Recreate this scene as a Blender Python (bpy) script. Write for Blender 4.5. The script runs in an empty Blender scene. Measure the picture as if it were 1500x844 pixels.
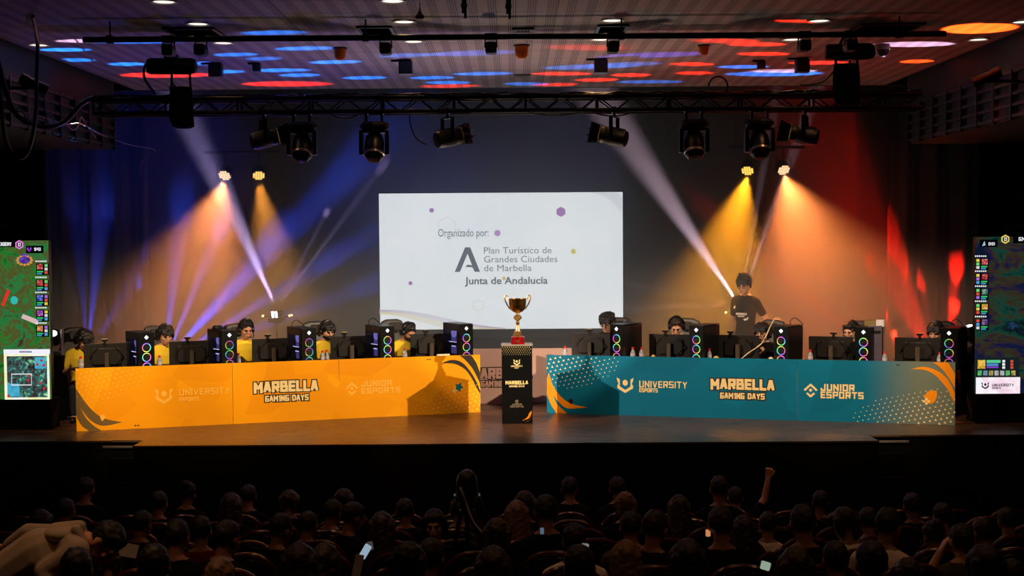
import bpy, bmesh, math, random
from mathutils import Vector, Matrix, Euler, noise
import numpy as np

PI = math.pi
random.seed(7)
scene = bpy.context.scene
COL = scene.collection

# ------------------------------------------------------------------ camera
FPX, HX, HY = 1900.0, 750.0, 345.0           # focal length and horizon in pixels of the 1500x844 frame
PITCH = math.atan((422.0 - HY) / FPX)
ROLL = math.radians(-0.4)
CAM = Vector((0, 0, 2.3))
CROT = (Matrix.Rotation(PI / 2 - PITCH, 3, 'X') @ Matrix.Rotation(ROLL, 3, 'Z'))
cd = bpy.data.cameras.new('camera')
cd.sensor_width = 36.0
cd.lens = 36.0 * FPX / 1500.0
cd.clip_end = 100
cam = bpy.data.objects.new('camera', cd)
cam.location = CAM
cam.rotation_euler = CROT.to_euler()
COL.objects.link(cam)
scene.camera = cam

def ray(px, py):
    return (CROT @ Vector(((px - 750.0) / FPX, -(py - 422.0) / FPX, -1.0)))
def P(px, py, D):
    """World point seen at pixel (px, py) at distance D along +Y."""
    r = ray(px, py)
    return CAM + r * (D / r.y)
def FL(px, py, z=0.0):
    """World point seen at pixel (px, py) on the horizontal plane z."""
    r = ray(px, py)
    return CAM + r * ((z - CAM.z) / r.z)
def pxm(D):
    return FPX / D

# ------------------------------------------------------------------ render look
scene.view_settings.view_transform = 'Standard'
scene.view_settings.look = 'None'
scene.view_settings.exposure = 0.0
scene.view_settings.gamma = 1.0
scene.view_settings.use_curve_mapping = False
cy = scene.cycles
cy.max_bounces = 4
cy.diffuse_bounces = 2
cy.glossy_bounces = 2
cy.transmission_bounces = 3
cy.transparent_max_bounces = 6
cy.volume_bounces = 0
cy.sample_clamp_indirect = 3.0
cy.caustics_reflective = False
cy.caustics_refractive = False
w = bpy.data.worlds.new('world')
scene.world = w
w.use_nodes = True
w.node_tree.nodes['Background'].inputs[0].default_value = (0.9, 0.55, 0.35, 1)
w.node_tree.nodes['Background'].inputs[1].default_value = 0.0008

def lin(c):
    """sRGB 0-255 tuple -> linear rgba."""
    o = []
    for v in c[:3]:
        v /= 255.0
        o.append(v / 12.92 if v <= 0.04045 else ((v + 0.055) / 1.055) ** 2.4)
    return (*o, 1.0)

NL = [0]
def spot(src, dst, power, color, angle, blend=0.5, radius=0.02, name='stage_light', off=0.0):
    src = Vector(src) + (Vector(dst) - Vector(src)).normalized() * off
    l = bpy.data.lights.new(name, 'SPOT')
    l.energy = power
    l.color = lin(color)[:3]
    l.spot_size = math.radians(angle)
    l.spot_blend = blend
    l.shadow_soft_size = radius
    o = bpy.data.objects.new(name, l)
    o.location = src
    d = Vector(dst) - Vector(src)
    o.rotation_euler = d.to_track_quat('-Z', 'Y').to_euler()
    COL.objects.link(o)
    NL[0] += 1
    return o

# ------------------------------------------------------------------ stage lights (at fixtures, except the added ceiling washes and the disc sources)
ZC = 4.25                                    # ceiling height above the stage floor
WALL_Y = 20.3
FOH_L, FOH_R = Vector((-4.45, 12.9, 3.75)), Vector((4.45, 12.9, 3.75))
# front profiles that light the two counters, the players and the stage floor
spot(FOH_R, (-2.2, 16.3, 0.5), 2300, (255, 226, 190), 33, 0.5, 0.03)
spot(FOH_L, (2.2, 16.3, 0.5), 2100, (255, 228, 200), 33, 0.5, 0.03)
spot(FOH_L, (-3.5, 16.3, 0.5), 900, (255, 222, 180), 60, 0.6, 0.04)
spot(FOH_R, (3.5, 16.3, 0.5), 700, (255, 222, 180), 60, 0.6, 0.04)
spot(FOH_L, (0.25, 17.3, 0.35), 1500, (255, 214, 180), 15, 0.6, 0.03)
spot(FOH_R, (0.05, 17.3, 0.35), 1500, (255, 214, 180), 15, 0.6, 0.03)
# barn-door lamps: patches on the front of the stage floor
spot(P(655, 205, 12.9), FL(450, 642), 330, (255, 196, 150), 13, 0.35, 0.03)
spot(P(655, 205, 12.9), FL(600, 648), 120, (255, 180, 150), 14, 0.5, 0.03)
spot(P(897, 205, 12.9), FL(1090, 636), 330, (255, 196, 150), 12, 0.35, 0.03)
spot(P(897, 205, 12.9), FL(1190, 640), 260, (255, 196, 150), 9, 0.35, 0.03)
# LED pars high at the back
PAR = [(329, 257, 19.2, (255, 150, 84)), (379, 257, 19.2, (255, 165, 60)), (1095, 250, 19.2, (255, 162, 30)), (1148, 249, 19.2, (255, 138, 70))]
PAR_AIM = [(290, 420, 18.6), (402, 400, 18.9), (1060, 400, 18.9), (1195, 400, 18.6)]
PAR_SIZE = [60, 36, 48, 66]
PK = 5.0
PAR_POW = [250, 140, 330, 330]
for (x, y, D, c), a, sz, pw in zip(PAR, PAR_AIM, PAR_SIZE, PAR_POW):
    s, t = P(x, y + 5, D), P(*a)
    spot(s, t, pw * PK, c, sz * 1.25, 1.0, 0.05, off=0.05)
# pencil beams of the two LED effect lights
FX1, FX2 = P(405, 452, 19.0), P(1083, 447, 19.3)
WK = 40.0
WHT = (205, 185, 255)
for (tx, ty, tD), pw, ang in [((322, 268, 19.2), 130, 8.5), ((440, 385, 19.6), 40, 2.6), ((455, 385, 19.4), 55, 2.6), ((474, 400, 19.5), 22, 2.2),
                              ((345, 458, 19.2), 22, 4), ((365, 432, 19.3), 12, 3)]:
    spot(FX1, P(tx, ty, tD), pw * WK, WHT, ang * 1.45, 1.0, 0.015, off=0.07)
for (tx, ty, tD), pw, ang in [((940, 235, 19.4), 150, 8.5), ((1100, 350, 19.5), 50, 3.2), ((1114, 360, 19.5), 75, 3.6),
                              ((985, 450, 19.4), 30, 4.5), ((985, 428, 19.5), 14, 4)]:
    spot(FX2, P(tx, ty, tD), pw * WK, (240, 205, 225), ang * 1.4, 1.0, 0.015, off=0.07)
# blue floor heads, stage right; red floor heads, stage left
BL1, BL2 = P(240, 532, 19.0), P(128, 520, 19.2)
BK = 17.0
BLUE = (40, 80, 255)
for (tx, ty, tD), pw, ang in [((325, 330, WALL_Y), 160, 5.5), ((400, 345, WALL_Y), 170, 6.5), ((540, 218, WALL_Y), 330, 6.5),
                              ((490, 375, WALL_Y), 150, 5.0), ((545, 345, WALL_Y), 130, 4.0), ((550, 415, WALL_Y), 170, 4.5), ((268, 300, WALL_Y), 120, 7.0)]:
    spot(BL1, P(tx, ty, tD), pw * BK, BLUE, ang * 1.8, 0.95, 0.02, off=0.3)
for (tx, ty, tD), pw, ang in [((152, 290, 19.85), 170, 8), ((112, 300, 19.85), 60, 8), ((200, 420, 19.85), 50, 6), ((230, 345, 19.85), 60, 7)]:
    spot(BL2, P(tx, ty, tD), pw * BK * .45, (60, 80, 255), ang * 1.5, 0.7, 0.02, off=0.3)
RD1, RD2 = P(1381, 556, 19.2), P(1325, 556, 19.4)
RK = 46.0
RED = (255, 30, 14)
for (tx, ty, tD), pw, ang in [((1316, 372, 19.85), 260, 6.0), ((1303, 335, 19.85), 160, 5.0), ((1402, 345, 19.85), 240, 6.0), ((1400, 400, 19.85), 180, 5.5), ((1397, 455, 19.85), 80, 6), ((1352, 430, 19.85), 40, 4), ((1265, 330, 19.85), 34, 14)]:
    spot(RD1, P(tx, ty, tD), pw * RK, RED, ang * 1.7, 0.7, 0.02, off=0.3)
for (tx, ty, tD), pw, ang in [((1300, 470, 19.85), 60, 4), ((1312, 500, 19.85), 60, 5), ((1190, 440, 19.85), 70, 4), ((1170, 300, 19.85), 30, 16)]:
    spot(RD2, P(tx, ty, tD), pw * RK, RED, ang * 1.7, 0.7, 0.02, off=0.3)
# moving heads on the truss: dim washes on the back cloth
spot(P(547, 232, 12.9), P(600, 300, WALL_Y), 420, (60, 90, 255), 34, 1.0, 0.04, off=0.15)
spot(P(441, 232, 12.9), P(190, 240, WALL_Y), 420, (40, 70, 255), 30, 1.0, 0.04, off=.15)
spot(P(1017, 228, 12.9), P(760, 250, WALL_Y), 300, (150, 150, 235), 30, 1.0, 0.04, off=.15)
spot(P(1113, 228, 12.9), P(1230, 330, WALL_Y), 110, (255, 50, 16), 30, 1.0, 0.04, off=.15)
# wing heads beside the LED walls; ceiling gobo discs thrown from unseen points inward
WL, WR = P(77, 487, 16.4), P(1424, 480, 16.4)
def ceil_pt(px, py):
    return FL(px, py, ZC)
CB, CR, CP = (20, 120, 255), (255, 42, 20), (235, 190, 235)
DISCS = [  # px, py, colour, width in px, power factor
    (95, 73, CB, 70, 1.5), (112, 88, CB, 50, 1.0), (186, 94, CB, 50, 1.2), (130, 60, CP, 90, .8), (200, 60, CB, 160, .8), (400, 48, CB, 90, 1.0), (445, 71, CB, 80, 1.4), (345, 80, CB, 60, 1.0), (385, 86, CB, 50, .7),
    (330, 105, CB, 50, 1.2), (410, 103, CB, 80, 1.3), (438, 110, CB, 55, 1.2), (300, 93, CB, 40, 1.0), (490, 91, CB, 70, 1.6), (595, 81, CB, 80, .8),
    (533, 114, CB, 60, 1.3), (632, 114, CB, 60, 1.3), (705, 108, CB, 80, 1.4), (655, 121, CB, 60, 1.3), (690, 78, (70, 110, 255), 110, .7), (860, 98, CB, 120, .9), (905, 95, CB, 100, .9), (950, 81, (90, 90, 255), 130, .9), (770, 123, CB, 60, 1.0), (950, 120, CB, 90, 1.1),
    (1140, 108, CB, 130, 1.0), (1090, 98, CB, 70, 1.0),
    (240, 110, CR, 120, 1.2), (415, 123, CR, 120, 1.0), (1435, 42, (255, 88, 24), 100, 2.6), (1180, 30, CR, 80, 1.5), (1110, 65, CR, 80, 1.5), (1065, 60, CR, 90, 1.0), (1120, 79, CR, 70, 1.3), (1343, 90, (255, 70, 20), 45, 1.6),
    (1015, 94, CR, 60, 1.2), (1018, 107, CR, 50, 1.1), (825, 108, CR, 80, 1.6), (925, 110, CR, 55, 1.3), (875, 117, CR, 60, 1.4), (660, 126, CR, 80, 1.2), (815, 124, CR, 60, 1.0), (865, 70, CR, 110, .5), (1200, 92, (255, 50, 40), 80, 1.0),
    (1340, 65, CP, 110, .7), (1150, 104, CP, 90, .6)]
for px, py, c, wd, f in DISCS:
    t = ceil_pt(px, py)
    src = WL if c[2] > 200 and px < 1000 or (c == CR and px < 600) else WR
    if c == CP and px > 800 or c == CB and px >= 1000:
        src = WR
    src = Vector((math.copysign(5.2, src.x), 16.4, 1.2))  # disc sources sit at unseen points, no fixture built there
    dist = (t - src).length
    dv = (t - src).normalized()
    ax = 1.15 * wd / pxm(t.y) * math.sqrt(1 - dv.x ** 2) / dist                  # wide, shallow slit gobos
    ay = (5.5 if wd < 100 else 8) / (FPX * (ZC - CAM.z) / t.y ** 2) * math.sqrt(1 - dv.y ** 2) / dist
    if c[1] == 88:
        ay *= 2.0
    o = spot(src, t, 2300 * f * (dist / 4.0) ** 1.6, c, math.degrees(ax), 0.3, 0.015, 'gobo_light')
    X = (Vector((1, 0, 0)) - dv * dv.x).normalized()
    Y = (-dv).cross(X)
    o.rotation_euler = Matrix(((X.x, Y.x, -dv.x), (X.y, Y.y, -dv.y), (X.z, Y.z, -dv.z))).to_euler()
    o.scale = (1.0, ay / ax, 1.0)
# thin red spill along the foot of the bulkhead on the red side
spot(WL, (4.98, 13.35, 3.46), 1500, CR, 1.8, .3, .015, off=.2)
spot(WL, (4.98, 12.5, 3.46), 1800, CR, 2.4, .3, .015, off=.2)
spot(P(430, 560, 15.0), (-2.6, 14.2, ZC), 120, (100, 84, 255), 110, 1.0, 0.1)  # washes added without fixtures, in place of bounced light on the ceiling
spot(P(1120, 560, 15.0), (2.8, 14.2, ZC), 70, (255, 40, 40), 110, 1.0, 0.1)
spot(P(760, 640, 14.6), (0.1, 13.2, ZC), 210, (255, 228, 205), 88, 1.0, 0.1)

# ------------------------------------------------------------------ materials
MATS = {}
def nodes_of(m):
    m.use_nodes = True
    nt = m.node_tree
    return nt, nt.nodes['Principled BSDF']

def pm(name, col, rough=0.6, metal=0.0, var=0.12, scale=6.0, spec=0.5, emit=None, estr=0.0):
    """Principled material whose colour is broken up by procedural noise. col is sRGB 0-255."""
    if name in MATS:
        return MATS[name]
    m = bpy.data.materials.new(name)
    nt, b = nodes_of(m)
    c = lin(col)
    tc = nt.nodes.new('ShaderNodeTexCoord')
    nz = nt.nodes.new('ShaderNodeTexNoise')
    nz.inputs['Scale'].default_value = scale
    nz.inputs['Detail'].default_value = 3
    nt.links.new(tc.outputs['Object'], nz.inputs['Vector'])
    rp = nt.nodes.new('ShaderNodeValToRGB')
    rp.color_ramp.elements[0].position, rp.color_ramp.elements[1].position = 0.3, 0.7
    rp.color_ramp.elements[0].color = tuple(v * (1 - var) for v in c[:3]) + (1,)
    rp.color_ramp.elements[1].color = tuple(min(1, v * (1 + var)) for v in c[:3]) + (1,)
    nt.links.new(nz.outputs['Fac'], rp.inputs['Fac'])
    nt.links.new(rp.outputs['Color'], b.inputs['Base Color'])
    b.inputs['Roughness'].default_value = rough
    b.inputs['Metallic'].default_value = metal
    b.inputs['Specular IOR Level'].default_value = spec
    if emit:
        b.inputs['Emission Color'].default_value = lin(emit)
        b.inputs['Emission Strength'].default_value = estr
    MATS[name] = m
    return m

def em(name, col, strength=1.0):
    """Light-giving surface (lamp, screen graphic)."""
    if name in MATS:
        return MATS[name]
    m = bpy.data.materials.new(name)
    nt, b = nodes_of(m)
    b.inputs['Base Color'].default_value = (0, 0, 0, 1)
    b.inputs['Specular IOR Level'].default_value = 0.1
    b.inputs['Emission Color'].default_value = lin(col)
    b.inputs['Emission Strength'].default_value = strength
    MATS[name] = m
    return m

BLK = pm('black_paint', (16, 16, 17), 0.5, var=0.2)
BLKM = pm('black_metal', (18, 18, 20), 0.38, 0.6, var=0.2)
BLKP = pm('black_plastic', (14, 14, 15), 0.35, var=0.15)
BLKC = pm('black_cloth', (9, 9, 10), 0.95, var=0.25, scale=20, spec=0.1)
GREYM = pm('grey_metal', (120, 120, 124), 0.4, 0.8)
SILV = pm('silver_metal', (170, 172, 180), 0.3, 0.9)

# ------------------------------------------------------------------ mesh building
class MB:
    def __init__(self):
        self.v, self.f, self.mi = [], [], []
    def add(self, vs, fs, mi=0, M=None):
        n = len(self.v)
        if M is not None:
            vs = [M @ Vector(p) for p in vs]
        self.v += [tuple(p) for p in vs]
        self.f += [tuple(i + n for i in f) for f in fs]
        self.mi += [mi] * len(fs)
        return self
    def box(self, c, s, M=None, mi=0, taper=1.0):
        x, y, z = s[0] / 2, s[1] / 2, s[2] / 2
        c = Vector(c)
        vs = []
        for k, t in ((-1, 1.0), (1, taper)):
            vs += [c + Vector((-x * t, -y * t, k * z)), c + Vector((x * t, -y * t, k * z)), c + Vector((x * t, y * t, k * z)), c + Vector((-x * t, y * t, k * z))]
        return self.add(vs, [(3, 2, 1, 0), (4, 5, 6, 7), (0, 1, 5, 4), (1, 2, 6, 5), (2, 3, 7, 6), (3, 0, 4, 7)], mi, M)
    def rbox(self, c, s, r, M=None, mi=0, n=4, axis='z'):
        """Box with rounded corners around one axis."""
        ax = {'z': (0, 1, 2), 'y': (0, 2, 1), 'x': (1, 2, 0)}[axis]
        a, b, h = s[ax[0]] / 2, s[ax[1]] / 2, s[ax[2]] / 2
        r = min(r, a * .99, b * .99)
        pts = []
        for k, (sx, sy) in enumerate(((1, 1), (-1, 1), (-1, -1), (1, -1))):
            for j in range(n + 1):
                t = PI / 2 * (k + j / n)
                pts.append((sx * (a - r) + r * math.cos(t), sy * (b - r) + r * math.sin(t)))
        vs = []
        for e in (-h, h):
            for p in pts:
                q = [0, 0, 0]
                q[ax[0]], q[ax[1]], q[ax[2]] = p[0], p[1], e
                vs.append(Vector(q) + Vector(c))
        N = len(pts)
        fs = [tuple(range(N))[::-1], tuple(range(N, 2 * N))] + [(i, (i + 1) % N, N + (i + 1) % N, N + i) for i in range(N)]
        return self.add(vs, fs, mi, M)
    def cyl(self, p0, p1, r0, r1=None, seg=16, M=None, mi=0):
        r1 = r0 if r1 is None else r1
        p0, p1 = Vector(p0), Vector(p1)
        d = (p1 - p0).normalized()
        u = d.orthogonal().normalized()
        w_ = d.cross(u)
        vs = []
        for p, r in ((p0, r0), (p1, r1)):
            for i in range(seg):
                t = 2 * PI * i / seg
                vs.append(p + (u * math.cos(t) + w_ * math.sin(t)) * r)
        fs = [tuple(range(seg))[::-1], tuple(range(seg, 2 * seg))] + [(i, (i + 1) % seg, seg + (i + 1) % seg, seg + i) for i in range(seg)]
        return self.add(vs, fs, mi, M)
    def tube(self, pts, r, seg=8, M=None, mi=0, closed=False):
        pts = [Vector(p) for p in pts]
        n = len(pts)
        rs = r if isinstance(r, (list, tuple)) else [r] * n
        vs, fs = [], []
        up = None
        for i, p in enumerate(pts):
            a = pts[(i - 1) % n] if closed or i > 0 else p
            b = pts[(i + 1) % n] if closed or i < n - 1 else p
            d = (b - a).normalized()
            if up is None:
                up = d.orthogonal().normalized()
            up = (up - d * up.dot(d))
            up = up.normalized() if up.length > 1e-6 else d.orthogonal().normalized()
            s = d.cross(up)
            for k in range(seg):
                t = 2 * PI * k / seg
                vs.append(p + (up * math.cos(t) + s * math.sin(t)) * rs[i])
        m = n if closed else n - 1
        for i in range(m):
            j = (i + 1) % n
            for k in range(seg):
                l = (k + 1) % seg
                fs.append((i * seg + k, i * seg + l, j * seg + l, j * seg + k))
        if not closed:
            fs += [tuple(range(seg))[::-1], tuple(range((n - 1) * seg, n * seg))]
        return self.add(vs, fs, mi, M)
    def lathe(self, prof, seg=24, M=None, mi=0, cap=True):
        """prof: [(r, z)] turned about z."""
        vs, fs = [], []
        for r, z in prof:
            for k in range(seg):
                t = 2 * PI * k / seg
                vs.append((r * math.cos(t), r * math.sin(t), z))
        for i in range(len(prof) - 1):
            for k in range(seg):
                l = (k + 1) % seg
                fs.append((i * seg + k, i * seg + l, (i + 1) * seg + l, (i + 1) * seg + k))
        if cap:
            fs += [tuple(range(seg))[::-1], tuple(range((len(prof) - 1) * seg, len(prof) * seg))]
        return self.add(vs, fs, mi, M)
    def ell(self, c, r, M=None, mi=0, seg=16, rings=10):
        c = Vector(c)
        r = (r, r, r) if isinstance(r, (int, float)) else r
        vs = [c + Vector((0, 0, -r[2]))]
        for i in range(1, rings):
            a = -PI / 2 + PI * i / rings
            for k in range(seg):
                t = 2 * PI * k / seg
                vs.append(c + Vector((r[0] * math.cos(a) * math.cos(t), r[1] * math.cos(a) * math.sin(t), r[2] * math.sin(a))))
        vs.append(c + Vector((0, 0, r[2])))
        fs = [(0, 1 + (k + 1) % seg, 1 + k) for k in range(seg)]
        for i in range(rings - 2):
            for k in range(seg):
                l = (k + 1) % seg
                fs.append((1 + i * seg + k, 1 + i * seg + l, 1 + (i + 1) * seg + l, 1 + (i + 1) * seg + k))
        top = len(vs) - 1
        b = 1 + (rings - 2) * seg
        fs += [(b + k, b + (k + 1) % seg, top) for k in range(seg)]
        return self.add(vs, fs, mi, M)
    def cap(self, p0, p1, r0, r1=None, M=None, seg=12):
        """Tapered capsule: limb segment."""
        r1 = r0 if r1 is None else r1
        p0, p1 = Vector(p0), Vector(p1)
        d = p1 - p0
        L = d.length
        d = d / L if L > 1e-6 else Vector((0, 0, 1))
        q = d.to_track_quat('Z', 'X').to_matrix().to_4x4()
        T = Matrix.Translation(p0) @ q
        if M is not None:
            T = M @ T
        prof = []
        for i in range(5):
            a = -PI / 2 + PI / 2 * i / 4
            prof.append((max(1e-4, r0 * math.cos(a)), r0 * math.sin(a)))
        for i in range(5):
            a = PI / 2 * i / 4
            prof.append((max(1e-4, r1 * math.cos(a)), L + r1 * math.sin(a)))
        return self.lathe(prof, seg, T)
    def loft(self, rings, seg=20, M=None, mi=0):
        """rings: [(centre, rx, ry)] horizontal ellipses, capped."""
        vs, fs = [], []
        for c, rx, ry in rings:
            for k in range(seg):
                t = 2 * PI * k / seg
                vs.append(Vector(c) + Vector((rx * math.cos(t), ry * math.sin(t), 0)))
        n = len(rings)
        for i in range(n - 1):
            for k in range(seg):
                l = (k + 1) % seg
                fs.append((i * seg + k, i * seg + l, (i + 1) * seg + l, (i + 1) * seg + k))
        fs += [tuple(range(seg))[::-1], tuple(range((n - 1) * seg, n * seg))]
        return self.add(vs, fs, mi, M)
    def prism(self, poly, depth, M=None, mi=0):
        """poly [(x, z)] extruded along -y by depth (front face at y = -depth)."""
        n = len(poly)
        a = sum(poly[i][0] * poly[(i + 1) % n][1] - poly[(i + 1) % n][0] * poly[i][1] for i in range(n))
        if a < 0:
            poly = poly[::-1]
        vs = [(x, -depth, z) for x, z in poly] + [(x, 0, z) for x, z in poly]
        fs = [tuple(range(n)), tuple(range(n, 2 * n))[::-1]] + [(i, n + i, n + (i + 1) % n, (i + 1) % n) for i in range(n)]
        return self.add(vs, fs, mi, M)
    def mesh(self, name):
        me = bpy.data.meshes.new(name)
        me.from_pydata(self.v, [], self.f)
        return me
    def build(self, name, mats, parent=None, loc=None, rot=None, smooth=True, bevel=0.0, fix=True):
        me = self.mesh(name)
        mats = mats if isinstance(mats, (list, tuple)) else [mats]
        for m in mats:
            me.materials.append(m)
        me.polygons.foreach_set('material_index', self.mi)
        if fix:
            bm = bmesh.new(); bm.from_mesh(me)
            bmesh.ops.recalc_face_normals(bm, faces=bm.faces)
            bm.to_mesh(me); bm.free()
        if smooth:
            me.polygons.foreach_set('use_smooth', [True] * len(me.polygons))
            me.set_sharp_from_angle(angle=math.radians(38))
        o = bpy.data.objects.new(name, me)
        if parent is not None:
            o.parent = parent
        if loc is not None:
            o.location = loc
        if rot is not None:
            o.rotation_euler = rot
        if bevel:
            md = o.modifiers.new('bevel', 'BEVEL')
            md.width = bevel; md.segments = 2; md.limit_method = 'ANGLE'
        COL.objects.link(o)
        return o
    def fused(self, name, mat, parent=None, voxel=0.01, smooth=4, loc=None):
        """All pieces melted into one continuous skin (voxel remesh), then smoothed."""
        me = self.mesh(name + '_raw')
        o = bpy.data.objects.new(name + '_raw', me)
        COL.objects.link(o)
        md = o.modifiers.new('r', 'REMESH'); md.mode = 'VOXEL'; md.voxel_size = voxel
        if smooth:
            sm = o.modifiers.new('s', 'SMOOTH'); sm.factor = 0.5; sm.iterations = smooth
        dg = bpy.context.evaluated_depsgraph_get()
        dg.update()
        new = bpy.data.meshes.new_from_object(o.evaluated_get(dg))
        bpy.data.objects.remove(o); bpy.data.meshes.remove(me)
        new.name = name
        new.materials.clear(); new.materials.append(mat)
        new.polygons.foreach_set('use_smooth', [True] * len(new.polygons))
        r = bpy.data.objects.new(name, new)
        if parent is not None:
            r.parent = parent
        if loc is not None:
            r.location = loc
        COL.objects.link(r)
        return r

def tag(o, label=None, cat=None, group=None, kind=None):
    if label: o['label'] = label
    if cat: o['category'] = cat
    if group: o['group'] = group
    if kind: o['kind'] = kind
    return o
def empty(name, loc=(0, 0, 0), rz=0.0, label=None, cat=None, group=None):
    o = bpy.data.objects.new(name, None)
    o.location = loc
    o.rotation_euler = (0, 0, rz)
    o.empty_display_size = 0.1
    COL.objects.link(o)
    return tag(o, label, cat, group)
def struct(o):
    o['kind'] = 'structure'
    return o
def dup(root, loc=None, rz=None, label=None, group=None, scale=None):
    r = root.copy(); COL.objects.link(r)
    if loc is not None: r.location = loc
    if rz is not None: r.rotation_euler = (0, 0, rz)
    if scale is not None: r.scale = (scale,) * 3
    if label: r['label'] = label
    if group: r['group'] = group
    for ch in list(root.children):
        c = ch.copy(); COL.objects.link(c); c.parent = r
        for g in ch.children:
            d = g.copy(); COL.objects.link(d); d.parent = c
    return r
def RX(a): return Matrix.Rotation(a, 4, 'X')
def RY(a): return Matrix.Rotation(a, 4, 'Y')
def RZ(a): return Matrix.Rotation(a, 4, 'Z')
def T(*p): return Matrix.Translation(Vector(p[0]) if len(p) == 1 else Vector(p))

def catmull(pts, n=8):
    pts = [Vector(p) for p in pts]
    out = []
    for i in range(len(pts) - 1):
        p0, p1, p2, p3 = pts[max(0, i - 1)], pts[i], pts[i + 1], pts[min(len(pts) - 1, i + 2)]
        for k in range(n):
            t = k / n
            out.append(0.5 * ((2 * p1) + (p2 - p0) * t + (2 * p0 - 5 * p1 + 4 * p2 - p3) * t * t + (3 * p1 - p0 - 3 * p2 + p3) * t ** 3))
    out.append(pts[-1])
    return out

# ------------------------------------------------------------------ block lettering (strokes on a 4 x 6 grid)
GL = {
 'A': (4, [[(0, 0), (1.5, 6), (2.5, 6), (4, 0)], [(.8, 1.9), (3.2, 1.9)]]),
 'B': (4, [[(0, 0), (0, 6), (3.6, 6), (3.6, 3.1), (0, 3.1)], [(3.6, 3.1), (4, 2.8), (4, 0), (0, 0)]]),
 'C': (3.6, [[(3.6, 6), (0, 6), (0, 0), (3.6, 0)]]),
 'D': (4, [[(0, 0), (0, 6), (3, 6), (4, 5), (4, 1), (3, 0), (0, 0)]]),
 'E': (3.4, [[(3.4, 6), (0, 6), (0, 0), (3.4, 0)], [(0, 3), (3, 3)]]),
 'G': (4, [[(4, 6), (0, 6), (0, 0), (4, 0), (4, 2.8), (2.2, 2.8)]]),
 'I': (0, [[(0, 0), (0, 6)]]),
 'J': (3.6, [[(3.6, 6), (3.6, 0), (0, 0), (0, 1.6)]]),
 'L': (3.2, [[(0, 6), (0, 0), (3.2, 0)]]),
 'M': (5, [[(0, 0), (0, 6), (2.5, 2.4), (5, 6), (5, 0)]]),
 'N': (4, [[(0, 0), (0, 6), (4, 0), (4, 6)]]),
 'O': (4, [[(0, 0), (0, 6), (4, 6), (4, 0), (0, 0)]]),
 'P': (4, [[(0, 0), (0, 6), (4, 6), (4, 2.6), (0, 2.6)]]),
 'R': (4, [[(0, 0), (0, 6), (4, 6), (4, 2.8), (0, 2.8)], [(2, 2.8), (4, 0)]]),
 'S': (4, [[(4, 6), (0, 6), (0, 3), (4, 3), (4, 0), (0, 0)]]),
 'T': (4, [[(0, 6), (4, 6)], [(2, 6), (2, 0)]]),
 'U': (4, [[(0, 6), (0, 0), (4, 0), (4, 6)]]),
 'V': (4, [[(0, 6), (1.8, 0), (2.2, 0), (4, 6)]]),
 'Y': (4, [[(0, 6), (2, 3), (4, 6)], [(2, 3), (2, 0)]]),
 '0': (4, [[(0, 0), (0, 6), (4, 6), (4, 0), (0, 0)]]),
 '1': (1.4, [[(0, 5), (1.4, 6), (1.4, 0)]]),
 '3': (4, [[(0, 6), (4, 6), (4, 0), (0, 0)], [(0.6, 3), (4, 3)]]),
 '4': (4, [[(0, 6), (0, 2.6), (4, 2.6)], [(4, 6), (4, 0)]]),
 '5': (4, [[(4, 6), (0, 6), (0, 3), (4, 3), (4, 0), (0, 0)]]),
 '9': (4, [[(4, 2.8), (0, 2.8), (0, 6), (4, 6), (4, 0), (0, 0)]]),
 ':': (0, [[(0, 1.4), (0, 1.6)], [(0, 4.2), (0, 4.4)]]),
 ' ': (1.6, []),
}
def block_text(mb, s, x, z, h, th=1.1, gap=1.5, width=None, depth=0.001, grow=0.0, M=None, arc=0.0, align='l', y=0.0):
    """Letters as stroke quads; h is cap height incl. stroke; width stretches the line; grow thickens every stroke (outline)."""
    u = h / (6 + th)
    tot, xs = 0.0, []
    for ch in s:
        wd = GL[ch][0]
        xs.append(tot)
        tot += wd + th + gap
    tot -= gap
    sx = (width / (tot * u)) if width else 1.0
    x0 = x - (tot * u * sx / 2 if align == 'c' else 0)
    half = th * u / 2 + grow
    nq = 0
    for ch, o in zip(s, xs):
        for pl in GL[ch][1]:
            pts = [((x0 + (o + th / 2 + a) * u * sx), z + (th / 2 + b) * u) for a, b in pl]
            for (ax, az), (bx, bz) in zip(pts[:-1], pts[1:]):
                dx, dz = bx - ax, bz - az
                L = math.hypot(dx, dz)
                ex, ez = dx / L * half, dz / L * half
                if abs(dx) > 1e-6 and abs(dz) > 1e-6:
                    ex2, ez2 = ex * 0.4, ez * 0.4
                else:
                    ex2, ez2 = ex, ez
                nx, nz = -ez, ex
                q = [(ax - ex2 - nx, az - ez2 - nz), (bx + ex2 - nx, bz + ez2 - nz), (bx + ex2 + nx, bz + ez2 + nz), (ax - ex2 + nx, az - ez2 + nz)]
                if arc:
                    xm = x0 + tot * u * sx / 2
                    q = [(a, b + arc * (1 - ((a - xm) / (tot * u * sx / 2)) ** 2)) for a, b in q]
                nq += 1                                         # no two strokes share a plane
                mb.prism(q, depth + 0.00006 * (nq % 9), (M @ T(0, y, 0)) if M is not None else T(0, y, 0))
    return tot * u * sx

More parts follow.
